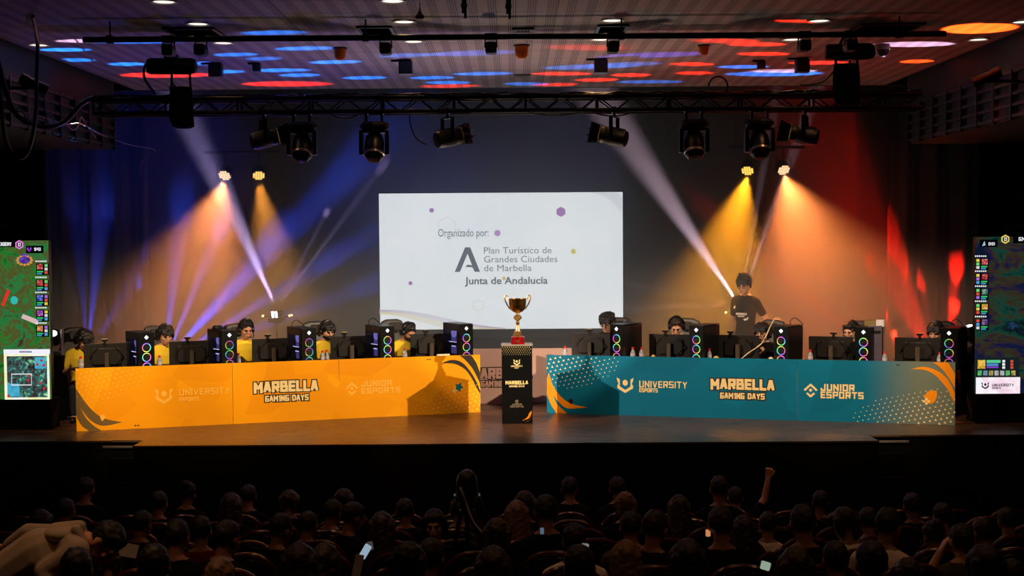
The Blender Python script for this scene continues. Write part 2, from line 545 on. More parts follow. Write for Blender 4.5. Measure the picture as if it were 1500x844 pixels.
def font_text(name, s, size, mat, parent, loc, rot=(PI / 2, 0, 0), bold=0.0, width=None, spacing=1.0):
    cu = bpy.data.curves.new(name, 'FONT')
    cu.body = s
    cu.size = size
    cu.space_character = spacing
    cu.offset = bold
    cu.extrude = 0.0005
    cu.resolution_u = 3
    o = bpy.data.objects.new(name, cu)
    COL.objects.link(o)
    dg = bpy.context.evaluated_depsgraph_get(); dg.update()
    me = bpy.data.meshes.new_from_object(o.evaluated_get(dg))
    bpy.data.objects.remove(o)
    xs = [v.co.x for v in me.vertices]
    if width:
        k = width / (max(xs) - min(xs))
        for v in me.vertices:
            v.co.x = (v.co.x - min(xs)) * k
    me.materials.clear(); me.materials.append(mat)
    r = bpy.data.objects.new(name, me)
    r.parent = parent
    r.location = loc
    r.rotation_euler = rot
    COL.objects.link(r)
    return r

def university_logo(mb, cx, cz, h, depth=0.001, y=0.0):
    k = h / 2.7
    def q(pl): mb.prism([(cx + a * k, cz + b * k) for a, b in pl], depth, T(0, y, 0))
    for s in (-1, 1):
        q([(s * 1.5, 1.35), (s * .92, 1.0), (s * .92, .5), (s * 1.2, .45), (s * 1.35, .65)])
        q([(s * 1.2, .5), (s * .92, .5), (s * .92, -.2), (s * 1.38, -.05), (s * 1.2, .1)])
        q([(s * 1.38, -.05), (s * .92, -.2), (0, -.8), (0, -1.35), (s * 1.38, -.5)])
    q([(.5 * math.cos(PI / 6 + i * PI / 3) , .42 + .56 * math.sin(PI / 6 + i * PI / 3)) for i in range(6)])
def junior_logo(mb, cx, cz, h, depth=0.001, y=0.0):
    k = h / 2.0
    def q(pl): mb.prism([(cx + a * k, cz + b * k) for a, b in pl], depth, T(0, y, 0))
    for s in (-1, 1):
        q([(0, 1.0), (0, .62), (s * .78, -.12), (s * .98, .08), (s * .15, .88)])
        q([(0, -1.0), (0, -.66), (s * .42, -.3), (s * .66, -.46), (s * .12, -.98)])
    q([(0, .3), (.28, .02), (0, -.26), (-.28, .02)])
def disc(mb, cx, cz, rx, rz, depth=0.001, y=0.0, n=20, rot=0.0):
    mb.prism([(cx + rx * math.cos(2 * PI * i / n + rot), cz + rz * math.sin(2 * PI * i / n + rot)) for i in range(n)], depth, T(0, y, 0))
def strip_curve(mb, up, lo, depth=0.001, y=0.0, clip=None):
    """Crescent between two curves given as point lists of equal length, cut to the rectangle clip."""
    for i in range(len(up) - 1):
        quad = [up[i], up[i + 1], lo[i + 1], lo[i]]
        if clip:
            quad = clip_poly(quad, clip)
        if len(quad) >= 3:
            mb.prism(quad, depth, T(0, y, 0))
def clip_poly(poly, r):
    x0, z0, x1, z1 = r
    for ax, lim, keep in ((0, x0, 1), (0, x1, -1), (1, z0, 1), (1, z1, -1)):
        out = []
        for i in range(len(poly)):
            a, b = poly[i], poly[(i + 1) % len(poly)]
            ia, ib = (a[ax] - lim) * keep >= 0, (b[ax] - lim) * keep >= 0
            if ia: out.append(a)
            if ia != ib:
                t = (lim - a[ax]) / (b[ax] - a[ax])
                out.append((a[0] + t * (b[0] - a[0]), a[1] + t * (b[1] - a[1])))
        poly = out
        if len(poly) < 3:
            return []
    a = sum(poly[i][0] * poly[(i + 1) % len(poly)][1] - poly[(i + 1) % len(poly)][0] * poly[i][1] for i in range(len(poly)))
    return poly if abs(a) > 1e-8 else []

# ------------------------------------------------------------------ setting: room shell
def slab(name, x0, x1, y0, y1, z0, z1, mat):
    return struct(MB().box(((x0 + x1) / 2, (y0 + y1) / 2, (z0 + z1) / 2), (x1 - x0, y1 - y0, z1 - z0)).build(name, mat, smooth=False))

def mnode(nt, op, a=None, b=None, c=None):
    n = nt.nodes.new('ShaderNodeMath'); n.operation = op
    for i, v in enumerate((a, b, c)):
        if v is None: continue
        if isinstance(v, (int, float)): n.inputs[i].default_value = v
        else: nt.links.new(v, n.inputs[i])
    return n.outputs[0]

def ceiling_mat():
    m = bpy.data.materials.new('perforated_ceiling_panels')
    nt, b = nodes_of(m)
    tc = nt.nodes.new('ShaderNodeTexCoord'); sp = nt.nodes.new('ShaderNodeSeparateXYZ')
    nt.links.new(tc.outputs['Object'], sp.inputs[0])
    X, Y = sp.outputs['X'], sp.outputs['Y']
    band = mnode(nt, 'LESS_THAN', mnode(nt, 'FRACT', mnode(nt, 'DIVIDE', mnode(nt, 'ADD', X, 50.0), 0.17)), 0.5)
    sx = mnode(nt, 'SINE', mnode(nt, 'MULTIPLY', X, 2 * PI / 0.02125))
    sy = mnode(nt, 'SINE', mnode(nt, 'MULTIPLY', Y, 2 * PI / 0.03))
    dots = mnode(nt, 'MULTIPLY', mnode(nt, 'GREATER_THAN', sx, -0.2), mnode(nt, 'GREATER_THAN', sy, -0.35))
    holes = mnode(nt, 'MULTIPLY', dots, band)
    jy = mnode(nt, 'LESS_THAN', mnode(nt, 'FRACT', mnode(nt, 'DIVIDE', Y, 0.6)), 0.03)
    jx = mnode(nt, 'LESS_THAN', mnode(nt, 'FRACT', mnode(nt, 'DIVIDE', mnode(nt, 'ADD', X, 50.0), 2.4)), 0.006)
    dark = mnode(nt, 'MAXIMUM', mnode(nt, 'MULTIPLY', holes, 0.88), mnode(nt, 'MULTIPLY', mnode(nt, 'MAXIMUM', jy, jx), 0.6))
    nz = nt.nodes.new('ShaderNodeTexNoise'); nz.inputs['Scale'].default_value = 1.3
    nt.links.new(tc.outputs['Object'], nz.inputs['Vector'])
    f = mnode(nt, 'MULTIPLY', mnode(nt, 'SUBTRACT', 1.0, dark), mnode(nt, 'ADD', mnode(nt, 'MULTIPLY', nz.outputs['Fac'], 0.3), 0.85))
    mx = nt.nodes.new('ShaderNodeMixRGB')
    mx.inputs[1].default_value = (0.02, 0.018, 0.017, 1); mx.inputs[2].default_value = lin((196, 184, 176))
    nt.links.new(f, mx.inputs[0]); nt.links.new(mx.outputs[0], b.inputs['Base Color'])
    b.inputs['Roughness'].default_value = 0.75
    return m

def plank_mat():
    m = bpy.data.materials.new('dark_stage_planks')
    nt, b = nodes_of(m)
    tc = nt.nodes.new('ShaderNodeTexCoord'); mp = nt.nodes.new('ShaderNodeMapping')
    mp.inputs['Scale'].default_value = (1.2, 14, 1)
    nt.links.new(tc.outputs['Object'], mp.inputs[0])
    nz = nt.nodes.new('ShaderNodeTexNoise'); nz.inputs['Scale'].default_value = 1.4; nz.inputs['Detail'].default_value = 6
    nt.links.new(mp.outputs[0], nz.inputs['Vector'])
    rp = nt.nodes.new('ShaderNodeValToRGB')
    rp.color_ramp.elements[0].color = lin((36, 25, 20)); rp.color_ramp.elements[1].color = lin((98, 66, 46))
    rp.color_ramp.elements[0].position, rp.color_ramp.elements[1].position = 0.25, 0.75
    nt.links.new(nz.outputs['Fac'], rp.inputs[0])
    sp = nt.nodes.new('ShaderNodeSeparateXYZ'); nt.links.new(tc.outputs['Object'], sp.inputs[0])
    gap = mnode(nt, 'LESS_THAN', mnode(nt, 'FRACT', mnode(nt, 'DIVIDE', sp.outputs['Y'], 0.14)), 0.05)
    mx = nt.nodes.new('ShaderNodeMixRGB'); mx.inputs[2].default_value = (0.008, 0.006, 0.005, 1)
    nt.links.new(mnode(nt, 'MULTIPLY', gap, 0.6), mx.inputs[0]); nt.links.new(rp.outputs[0], mx.inputs[1])
    nt.links.new(mx.outputs[0], b.inputs['Base Color'])
    nt.links.new(mnode(nt, 'ADD', mnode(nt, 'MULTIPLY', nz.outputs['Fac'], 0.3), 0.16), b.inputs['Roughness'])
    bp = nt.nodes.new('ShaderNodeBump'); bp.inputs['Strength'].default_value = 0.15; bp.inputs['Distance'].default_value = 0.004
    nt.links.new(nz.outputs['Fac'], bp.inputs['Height']); nt.links.new(bp.outputs[0], b.inputs['Normal'])
    return m

PLANK, CEILM = plank_mat(), ceiling_mat()
CLOTH = pm('grey_back_cloth', (66, 62, 60), 0.95, var=0.18, scale=2.0, spec=0.1)
WALLD = pm('dark_painted_wall', (22, 20, 21), 0.8, var=0.2, scale=3)
BULK = pm('dark_panelled_bulkhead', (19, 17, 18), 0.6, var=0.15, scale=4)

# stage floor: apron in front, wider behind
XL, XR = P(195, 653, 14.28).x, P(1287, 648, 14.28).x
fl = MB()
fl.prism([(XL, 14.28), (XR, 14.28), (XR, 14.66), (XL, 14.66)], 0.02, Matrix(((1, 0, 0, 0), (0, 0, 1, 0), (0, 1, 0, 0), (0, 0, 0, 1))))
fl.box((0, (14.66 + 20.6) / 2, -0.01), (17.0, 20.6 - 14.66, 0.02))
struct(fl.build('stage_floor', PLANK, smooth=False))
FLOOR_A, FLOOR_B = -0.77 + 0.14 * 7.8, -0.14            # raked auditorium floor: z = A + B*y
def zf(y): return FLOOR_A + FLOOR_B * y
slab('wall_stage_front', -8.5, 8.5, 14.67, 14.8, -2.2, -0.02, BLKC)
slab('wall_apron_front', XL, XR, 14.29, 14.67, -2.2, -0.02, BLKC)
fm = MB()
fm.add([(-8.5, 0.5, zf(.5)), (8.5, 0.5, zf(.5)), (8.5, 14.7, zf(14.7)), (-8.5, 14.7, zf(14.7)), (-8.5, 0.5, zf(.5) - .1), (8.5, 0.5, zf(.5) - .1), (8.5, 14.7, zf(14.7) - .1), (-8.5, 14.7, zf(14.7) - .1)],
       [(0, 1, 2, 3), (7, 6, 5, 4), (0, 4, 5, 1), (1, 5, 6, 2), (2, 6, 7, 3), (3, 7, 4, 0)])
struct(fm.build('floor', pm('dark_carpet', (30, 20, 20), 0.95, var=0.3, scale=30, spec=0.1), smooth=False))
slab('wall_back', -7.8, 7.8, WALL_Y, WALL_Y + 0.1, 0, 6.0, CLOTH)
slab('wall_stage_left', -7.9, -7.8, 16.6, 20.4, 0, 6.0, WALLD)
slab('wall_stage_right', 7.8, 7.9, 16.6, 20.4, 0, 6.0, WALLD)
slab('ceiling_stage', -7.9, 7.9, 16.9, 20.4, 5.6, 5.7, WALLD)
slab('wall_header', -7.9, 7.9, 17.2, 17.3, ZC, 5.7, WALLD)
slab('wall_proscenium_left', -8.5, P(67, 300, 16.5).x, 16.45, 16.55, 0, 4.6, BLKC)
slab('wall_proscenium_right', P(1431, 300, 16.5).x, 8.5, 16.45, 16.55, 0, 4.6, BLKC)
slab('wall_left', -8.6, -8.5, 0.5, 16.5, -2.3, 4.6, WALLD)
slab('wall_right', 8.5, 8.6, 0.5, 16.5, -2.3, 4.6, WALLD)
slab('ceiling', -4.95, 4.95, 6.0, 17.2, ZC, ZC + 0.1, CEILM)
slab('ceiling_rear', -8.5, 8.5, 0.5, 6.0, ZC + .1, ZC + 0.2, WALLD)
# dark side bulkheads with a lattice face, hanging below the ceiling line
for s, nm in ((-1, 'left'), (1, 'right')):
    x = s * 5.0
    slab('wall_bulkhead_' + nm, min(x, s * 8.5), max(x, s * 8.5), 6.0, 16.44, 3.42, ZC + .1, BULK)
    g = MB()
    for k in range(5):
        g.box((s * 4.975, 11.2, 3.45 + k * 0.11), (0.03, 10.3, 0.03))
    for k in range(22):
        g.box((s * 4.97, 6.2 + k * 0.48, 3.66), (0.04, 0.03, 0.5))
    struct(g.build('trim_lattice_' + nm, pm('dark_lattice_wood', (30, 25, 26), 0.5), smooth=False))
# folded side drapes of the stage
def drape(name, x0, x1, y, z1, amp, per, mat, label):
    n = 90
    vs, fs = [], []
    for i in range(n + 1):
        x = x0 + (x1 - x0) * i / n
        yy = y + amp * math.sin(2 * PI * (x - x0) / per) + 0.3 * amp * math.sin(2 * PI * (x - x0) / (per * .37))
        for z in (0.01, z1):
            vs.append((x, yy, z)); 
    for i in range(n):
        fs.append((2 * i, 2 * i + 2, 2 * i + 3, 2 * i + 1))
    mb = MB().add(vs, fs)
    o = mb.build(name, mat)
    md = o.modifiers.new('thick', 'SOLIDIFY'); md.thickness = 0.012
    return tag(o, label, 'curtain')
DRAPE = pm('dark_stage_drape', (70, 66, 64), 0.95, var=0.2, scale=3, spec=0.1)
drape('stage_curtain', -7.6, -5.55, 19.9, 5.4, 0.06, 0.42, DRAPE, 'dark folded stage curtain at the end of the blue-lit side of the back wall')
drape('stage_curtain', 5.75, 7.6, 19.9, 5.4, 0.06, 0.42, DRAPE, 'dark folded stage curtain at the end of the red-lit side of the back wall')
# steps let into the stage edge at both ends of the apron
for xa, xb, lab in ((XL - 0.34, XL - 0.01, 'black stage steps with pale nosing beside the yellow counter end of the apron'),
                    (XR + 0.01, XR + 0.34, 'black stage steps with pale nosing beside the teal counter end of the apron')):
    e = empty('stage_steps', ((xa + xb) / 2, 14.5, zf(14.4)), 0, lab, 'steps')
    h = -zf(14.4)
    b = MB()
    for k in range(6):
        b.box((0, -0.12 - .1 * (5 - k) + .1, (h - .17) * (k + 1) / 12), (xb - xa, 0.6 - .1 * k, (h - .17) * (k + 1) / 6))
    b.build('treads', BLKC, e, smooth=False)
    MB().box((0, -0.21, h - 0.012), (xb - xa, 0.02, 0.02)).build('nosing', pm('pale_nosing', (190, 180, 165), .4), e, smooth=False)
    # thin pale edge trim of the opening
    MB().box((0, 0.13, h + .002), (xb - xa, 0.02, 0.02)).build('edge_trim', pm('brass_trim', (150, 125, 95), .4, .6), e, smooth=False)

# haze filling the stage behind the counters
hz = bpy.data.materials.new('stage_haze_volume'); hz.use_nodes = True
nt = hz.node_tree; nt.nodes.remove(nt.nodes['Principled BSDF'])
vs_ = nt.nodes.new('ShaderNodeVolumeScatter')
vs_.inputs['Color'].default_value = (1, 1, 1, 1); vs_.inputs['Density'].default_value = 0.15; vs_.inputs['Anisotropy'].default_value = 0.0
nt.links.new(vs_.outputs[0], nt.nodes['Material Output'].inputs['Volume'])
HZ = MB().box((0, (17.45 + 20.24) / 2, 2.4), (15.0, 20.24 - 17.45, 4.7)).build('stage_haze', hz, smooth=False)
tag(HZ, 'thin smoke haze hanging over the back of the stage and showing the light beams', 'haze', kind='stuff')

# ------------------------------------------------------------------ projection screen
SCY = 20.12
sl, sr = P(555, 283, SCY).x, P(912, 282, SCY).x
st, sb = P(733, 282.5, SCY).z, P(733, 482, SCY).z
SW, SH = sr - sl, st - sb
SCX = (sl + sr) / 2
scr = empty('projection_screen', (SCX, SCY, sb - 0.38), 0, 'large white projection screen with the organiser slide in the middle of the back wall', 'screen')
m = bpy.data.materials.new('slide_light'); nt, b = nodes_of(m)
tc = nt.nodes.new('ShaderNodeTexCoord'); nz = nt.nodes.new('ShaderNodeTexNoise'); nz.inputs['Scale'].default_value = 0.7
nt.links.new(tc.outputs['Object'], nz.inputs['Vector'])
rp = nt.nodes.new('ShaderNodeValToRGB'); rp.color_ramp.elements[0].color = lin((208, 216, 222)); rp.color_ramp.elements[1].color = lin((232, 234, 232))
nt.links.new(nz.outputs['Fac'], rp.inputs[0]); nt.links.new(rp.outputs[0], b.inputs['Emission Color'])
b.inputs['Emission Strength'].default_value = 1.3; b.inputs['Base Color'].default_value = (.02, .02, .02, 1); b.inputs['Roughness'].default_value = 1
S0 = 0.38                                   # bottom of the picture above the empty
MB().box((0, 0, S0 + SH / 2), (SW, 0.02, SH)).build('canvas', m, scr, smooth=False)
MB().box((0, 0.02, S0 + SH / 2), (SW + 0.04, 0.02, SH + .04)).build('frame', BLKC, scr, smooth=False)
MB().box((0, 0.005, S0 - 0.075), (SW + .06, 0.03, 0.14)).build('bottom_bar', pm('dark_brown_border', (30, 26, 24), .7), scr, smooth=False)
MB().box((0, 0.0, 0.0), (SW + .1, 0.04, 0.5)).build('bottom_skirt', BLKC, scr, smooth=False)
for s_ in (-1, 1):
    MB().box((s_ * SW * .35, .1, S0 + SH * .8), (.06, .16, .06)).build('wall_bracket', BLKM, scr, smooth=False)
def sx(px): return P(px, 380, SCY).x - SCX
def sz(py): return P(733, py, SCY).z - (sb - S0)
TXT = em('slide_grey', (104, 112, 120), 0.95); TXT2 = em('slide_midgrey', (128, 134, 142), 0.95)
PUR = em('slide_purple', (176, 128, 190), 0.95); PUR2 = em('slide_lilac', (196, 150, 210), 0.95); YEL = em('slide_yellow', (228, 214, 120), 0.95)
GHO = em('slide_ghost', (206, 210, 200), 1.22)
def hexa(r, cx, cz, mb, y=0.0):
    mb.prism([(cx + r * math.sin(i * PI / 3), cz + r * math.cos(i * PI / 3)) for i in range(6)], 0.002, T(0, y, 0))
for col, lst in ((PUR, [(633, 307.5, 3.7), (822, 311, 7.4), (601, 414, 3.2)]), (PUR2, [(729, 341.5, 5)]), (YEL, [(840, 369, 4), (738, 408, 3)])):
    for px, py, r in lst:
        mb = MB(); hexa(r / pxm(SCY), sx(px), sz(py), mb); mb.build('hexagon', col, scr, (0, -0.011, 0), smooth=False)
mb = MB()
for cx, cy, r in ((655, 331, 14), (700, 447, 8)):
    pts = [(sx(cx) + r / 94 * math.sin(i * PI / 3), 0, sz(cy) + r / 94 * math.cos(i * PI / 3)) for i in range(6)]
    mb.tube([(a, -0.012, c) for a, _, c in pts], 0.006, 4, closed=True)
mb.build('hexagon_outline', GHO, scr, smooth=False)
font_text('lettering', 'Organizado por:', 0.17, TXT2, scr, (sx(642), -0.013, sz(346)), bold=0.001, width=sx(716) - sx(642))
for i, (s, x1) in enumerate((('Plan Turístico de', 808), ('Grandes Ciudades', 816.5), ('de Marbella', 778.5))):
    font_text('lettering', s, 0.145, TXT2, scr, (sx(709), -0.013, sz(371.5 + 12.9 * i)), width=sx(x1) - sx(709))
font_text('lettering', 'Junta de Andalucía', 0.155, TXT, scr, (sx(680.5), -0.013, sz(416)), bold=0.003, width=sx(802) - sx(680.5))
mb = MB()
def sq(pl): mb.prism([(sx(a), sz(b)) for a, b in pl], 0.002, T(0, -0.011, 0))
sq([(666, 398), (681.5, 362), (689, 362), (673.5, 398)])
sq([(681.5, 362), (689, 362), (703, 398), (695, 398)])
sq([(682, 391), (684.5, 387.5), (697, 389), (697, 391)]); sq([(690, 389), (697, 389), (702.5, 398), (696, 398)])
mb.build('logo', TXT, scr, smooth=False)
# fine wave lines at the lower left and upper right corners
for k in range(9):
    c = [(555, 453 + k * .6), (585, 454 + k), (620, 459 + k * 1.5), (655, 467 + k * 1.6), (700, 476 + k * .8), (740, 481 + k * .1)]
    mt = em('wave_lilac', (196, 182, 210), 1.0) if k < 4 else em('wave_cream', (226, 214, 176), 1.0)
    MB().tube(catmull([(sx(a), -0.012, sz(min(bb, 481.5))) for a, bb in c], 6), 0.005, 4).build('wave_line', mt, scr)
for k in range(8):
    c = [(871 + k * 4.5, 283), (886 + k * 3, 288 - k * .2), (900 + k * 1, 299 - k), (911.5, 313 - k * 3.2)]
    MB().tube(catmull([(sx(a), -0.012, sz(max(283, bb))) for a, bb in c], 6), 0.003, 4).build('wave_line', em('wave_grey', (170, 165, 190), 1.0), scr)

# ------------------------------------------------------------------ ceiling things
def ceil(px, py, dz=0.0):
    return FL(px, py, ZC - dz)
DLM = em('downlight_glow', (255, 236, 214), 1.6)
dl_list = [(240, 1.5), (290, 34), (327, 62), (592, 31), (606, 60), (897, 29), (880, 57), (1200, 29.5), (1160, 57), (1498, 31), (1433, 57), (57, 65), (575, 0.5)]
dl0 = None
WORDS = ['first', 'second', 'third', 'fourth', 'fifth', 'sixth', 'seventh', 'eighth', 'ninth', 'tenth', 'eleventh', 'twelfth', 'thirteenth', 'fourteenth', 'fifteenth', 'sixteenth', 'seventeenth', 'eighteenth', 'nineteenth', 'twentieth', 'twenty-first', 'twenty-second', 'twenty-third', 'twenty-fourth']
dl_lab = ['round lit downlight cut off at the very top over the blue ceiling patches', 'round lit downlight in front of the dark hatch above the blue-lit chain hoist', 'round lit downlight just behind the black pipe near the blue-lit chain hoist',
          'round lit downlight above the small black hatch left of the ceiling centre line', 'round lit downlight behind the pipe, between the blue discs and the orange alarm', 'round lit downlight above the small black hatch right of the ceiling centre line',
          'round lit downlight behind the pipe beside the small black pipe lamp', 'round lit downlight between the two orange light discs', 'round lit downlight beside the red disc behind the pipe', 'round lit downlight at the far right edge of the picture',
          'round lit downlight under the large orange light disc near the right wall', 'round lit downlight at the far left by the hanging cable', 'round lit downlight cut off at the top edge left of the ceiling centre']
for (px, py), lab in zip(dl_list, dl_lab):
    p = ceil(px, py)
    if dl0 is None:
        dl0 = empty('downlight', p, 0, lab, 'downlight', 'ceiling downlights')
        MB().lathe([(0.088, 0.0), (0.112, -0.004), (0.115, -0.012), (0.1, -0.015), (0.086, -0.004)], 28, cap=False).build('trim_ring', pm('white_trim', (210, 205, 198), .4), dl0)
        MB().lathe([(0.001, -0.004), (0.05, -0.007), (0.09, -0.004), (0.09, 0.0)], 28).build('lamp_lens', DLM, dl0)
    else:
        dup(dl0, p, label=lab)
    spot(p - Vector((0, 0, 0.03)), p - Vector((0, 0, 2)), 11, (255, 190, 130), 110, 0.8, 0.06, 'downlight_light')
for x in (-3.6, -1.2, 1.2, 3.6):
    for y in (6.6, 8.6):
        spot((x, y, ZC - .03), (x, y, 0), 14, (255, 180, 120), 110, 0.8, 0.06, 'downlight_light')
        o = dup(dl0, (x, y, ZC), label='round lit downlight over the audience, %s from the blue side in the %s line' % (WORDS[[-3.6, -1.2, 1.2, 3.6].index(x)], 'rear' if y < 7 else 'second rear'))
p = Vector((-2.3, 7.2, ZC))  # extra unseen downlight, added only to brighten the hoodie
dup(dl0, p, label='round downlight added out of view to brighten the bending person in the grey hoodie')
spot(p - Vector((0, 0, .03)), (-2.3, 7.3, 0), 60, (255, 190, 140), 44, 0.8, 0.06, 'downlight_light')
# hatches, grilles
for (a, b_, c, d), lab in (((262, 40, 332, 54), 'black open ceiling hatch above the blue-lit chain hoist'), ((534, 38, 580, 52), 'black open ceiling hatch left of the ventilation grille'),
                           ((872, 36, 912, 49), 'black open ceiling hatch right of the ventilation grille'), ((1243, 34, 1330, 46), 'black open ceiling hatch above the red-lit chain hoist')):
    p0, p1 = ceil(a, d), ceil(c, d)
    p2 = ceil((a + c) / 2, b_)
    e = empty('ceiling_hatch', ((p0.x + p1.x) / 2, (p0.y + p2.y) / 2, ZC), 0, lab, 'hatch')
    wx, wy = (p1.x - p0.x), abs(p0.y - p2.y)
    MB().box((0, 0, -0.004), (wx, wy, 0.008)).build('opening', pm('recess_shade_black', (3, 3, 3), 1.0, spec=0.0), e, smooth=False)  # flat black sheet, the dark of the recess put into its colour
    f = MB()
    for sx_ in (-1, 1):
        f.box((sx_ * wx / 2, 0, -0.01), (0.03, wy + .03, 0.02)); f.box((0, sx_ * wy / 2, -0.01), (wx, 0.03, 0.02))
    f.build('hatch_rim', BLKM, e, smooth=False)
for (cx, cy, wpx), lab in (((766, 43, 26), 'square ventilation grille in front of the black pipe'), ((765, 110, 20), 'square ventilation grille behind the orange alarm dome')):
    p = ceil(cx, cy)
    wd = wpx / pxm(p.y)
    e = empty('vent_grille', p, 0, lab, 'vent')
    f = MB()
    for k in (-1, 1):
        f.box((k * wd / 2, 0, -0.01), (0.04, wd + .04, 0.02)); f.box((0, k * wd / 2, -0.01), (wd, 0.04, 0.02))
    f.build('frame', pm('grey_grille', (120, 112, 106), .5), e, smooth=False)
    MB().box((0, 0, -0.002), (wd, wd, 0.004)).build('duct', BLKC, e, smooth=False)
    s_ = MB()
    for k in range(7):
        s_.box(((k - 3) * wd / 8, 0, -0.01), (0.008, wd, 0.02), RY(0.0))
    s_.build('slats', pm('grey_grille', (120, 112, 106)), e, smooth=False)
# pipe below the ceiling and its little lamps
PY, PZ = 11.75, P(750, 54, 11.75).z
pl, pr = P(122, 60, PY).x, P(1385, 50, PY).x
pz0, pz1 = P(122, 60, PY).z, P(1385, 50, PY).z
pipe = empty('lighting_pipe', ((pl + pr) / 2, PY, PZ), 0, 'long black lighting pipe slung under the ceiling across the hall', 'pipe')
cxp = (pl + pr) / 2
MB().cyl((pl - cxp, 0, 0), (pr - cxp, 0, 0), 0.027).build('tube', BLKM, pipe)
hg = MB()
for x in (-3.6, -1.3, 1.0, 3.5):
    hg.cyl((x - cxp, 0, 0), (x - cxp, 0, ZC - PZ), 0.008, seg=8); hg.box((x - cxp, 0, 0.0), (0.05, 0.07, 0.07))
hg.build('hangers', BLKM, pipe)
lamp0 = None
for (px, py), lab in zip([(247, 62), (294, 62), (565, 61), (719, 58), (898, 59), (1178, 45), (1246, 55)],
                         ['small black pipe lamp nearest the blue-lit chain hoist', 'small black pipe lamp under the edge of the left dark hatch', 'small black pipe lamp under the hatch left of the grille', 'small black pipe lamp just left of the ventilation grille',
                          'small black pipe lamp under the hatch right of the grille', 'small black pipe lamp between the orange discs', 'small black pipe lamp right above the red-lit chain hoist']):
    p = Vector((P(px, py, PY).x, PY, PZ))
    if lamp0 is None:
        lamp0 = empty('pipe_lamp', p, 0, lab, 'stage lamp', 'small lamps on the lighting pipe')
        MB().tube([(-.05, 0, 0.0), (-.055, 0, -.09), (.055, 0, -.09), (.05, 0, 0.0)], 0.008, 6).box((0, 0, 0), (0.11, 0.07, 0.06)).build('clamp', BLKM, lamp0)
        MB().rbox((0, 0, -0.1), (0.1, 0.13, 0.1), 0.02, axis='y').cyl((0, .06, -.1), (0, .13, -.1), .04).build('lamp_body', BLK, lamp0)
    else:
        dup(lamp0, p, label=lab)
# boxes, alarms and domes on the ceiling
ORG = pm('orange_plastic', (232, 120, 14), 0.4)
al0 = None
for (px, py, s), lab in (((764, 66, 1.0), 'orange alarm dome on the ceiling centre line'), ((498, 70, .9), 'orange alarm dome among the blue discs'), ((1031, 66, .75), 'orange alarm dome near the red discs')):
    p = ceil(px, py)
    e = empty('alarm_dome', p, 0, lab, 'alarm', 'orange ceiling alarms')
    MB().lathe([(0.001, -.145 * s), (.035 * s, -.14 * s), (.06 * s, -.11 * s), (.07 * s, -.04 * s), (.072 * s, -.012)], 20).build('dome', ORG, e)
    MB().cyl((0, 0, 0), (0, 0, -.014), .085 * s, seg=20).build('base_plate', BLKP, e)
sb0 = None
for (px, py), lab in zip([(316, 95), (376, 95), (594, 91), (880, 89), (1115, 91), (1175, 88)],
                         ['small black ceiling loudspeaker right of the blue-lit chain hoist', 'small dark ceiling box among the blue discs, next to the loudspeaker', 'small black ceiling loudspeaker left of the orange alarm', 'small black ceiling loudspeaker right of the orange alarm',
                          'small dark ceiling box behind the red discs', 'small black ceiling loudspeaker left of the red-lit chain hoist']):
    p = ceil(px, py - 3)
    e = empty('ceiling_speaker', p, 0, lab, 'speaker', 'small ceiling loudspeakers')
    small = 'box' in lab
    k = .6 if small else 1.0
    MB().rbox((0, 0, -.09 * k), (.15 * k, .14 * k, .14 * k), .02 * k).build('body', BLKP, e)
    MB().box((-.05 * k, 0, -.01), (.22 * k, .05, .02)).build('bracket', BLKM, e, smooth=False)
p = ceil(1293, 66)
e = empty('dome_camera', p, 0, 'white dome camera on the ceiling beside the red-lit chain hoist', 'camera')
MB().cyl((0, 0, 0), (0, 0, -.05), .075, seg=20).build('base_ring', pm('dull_white', (150, 140, 140), .5), e)
MB().lathe([(0.001, -.13), (.04, -.118), (.062, -.085), (.068, -.05)], 20).build('dome', pm('smoke_dome', (90, 84, 86), .2), e)
# rods and the hanging microphone at the top edge
for px, y1, lab in ((678, 27, 'thin black rod hanging from the ceiling, left of the pair'), (743, 28, 'thin black rod hanging from the ceiling, right of the pair')):
    p = P(px, y1, 10.4)
    e = empty('hanging_rod', p, 0, lab, 'rod')
    MB().cyl((0, 0, 0.04), (0, 0, ZC - p.z), .009, seg=8).build('rod', BLKM, e)
    MB().cyl((0.02, 0, 0.0), (0.02, 0, .2), .011, seg=8).build('clamp_rod', BLKM, e)
    MB().box((0.01, 0, .1), (.05, .03, .03)).build('clamp', BLKM, e)
p = P(615, 24, 10.9)
e = empty('hanging_microphone', p, 0, 'small black microphone hanging on a thin cord under the ceiling', 'microphone')
MB().lathe([(0.001, -.03), (.03, -.022), (.042, 0), (.022, .02), (.008, .05), (.006, .07)], 16).build('capsule', BLKP, e)
MB().cyl((0, 0, .06), (0, 0, ZC - p.z), .004, seg=6).build('cord', BLKP, e)

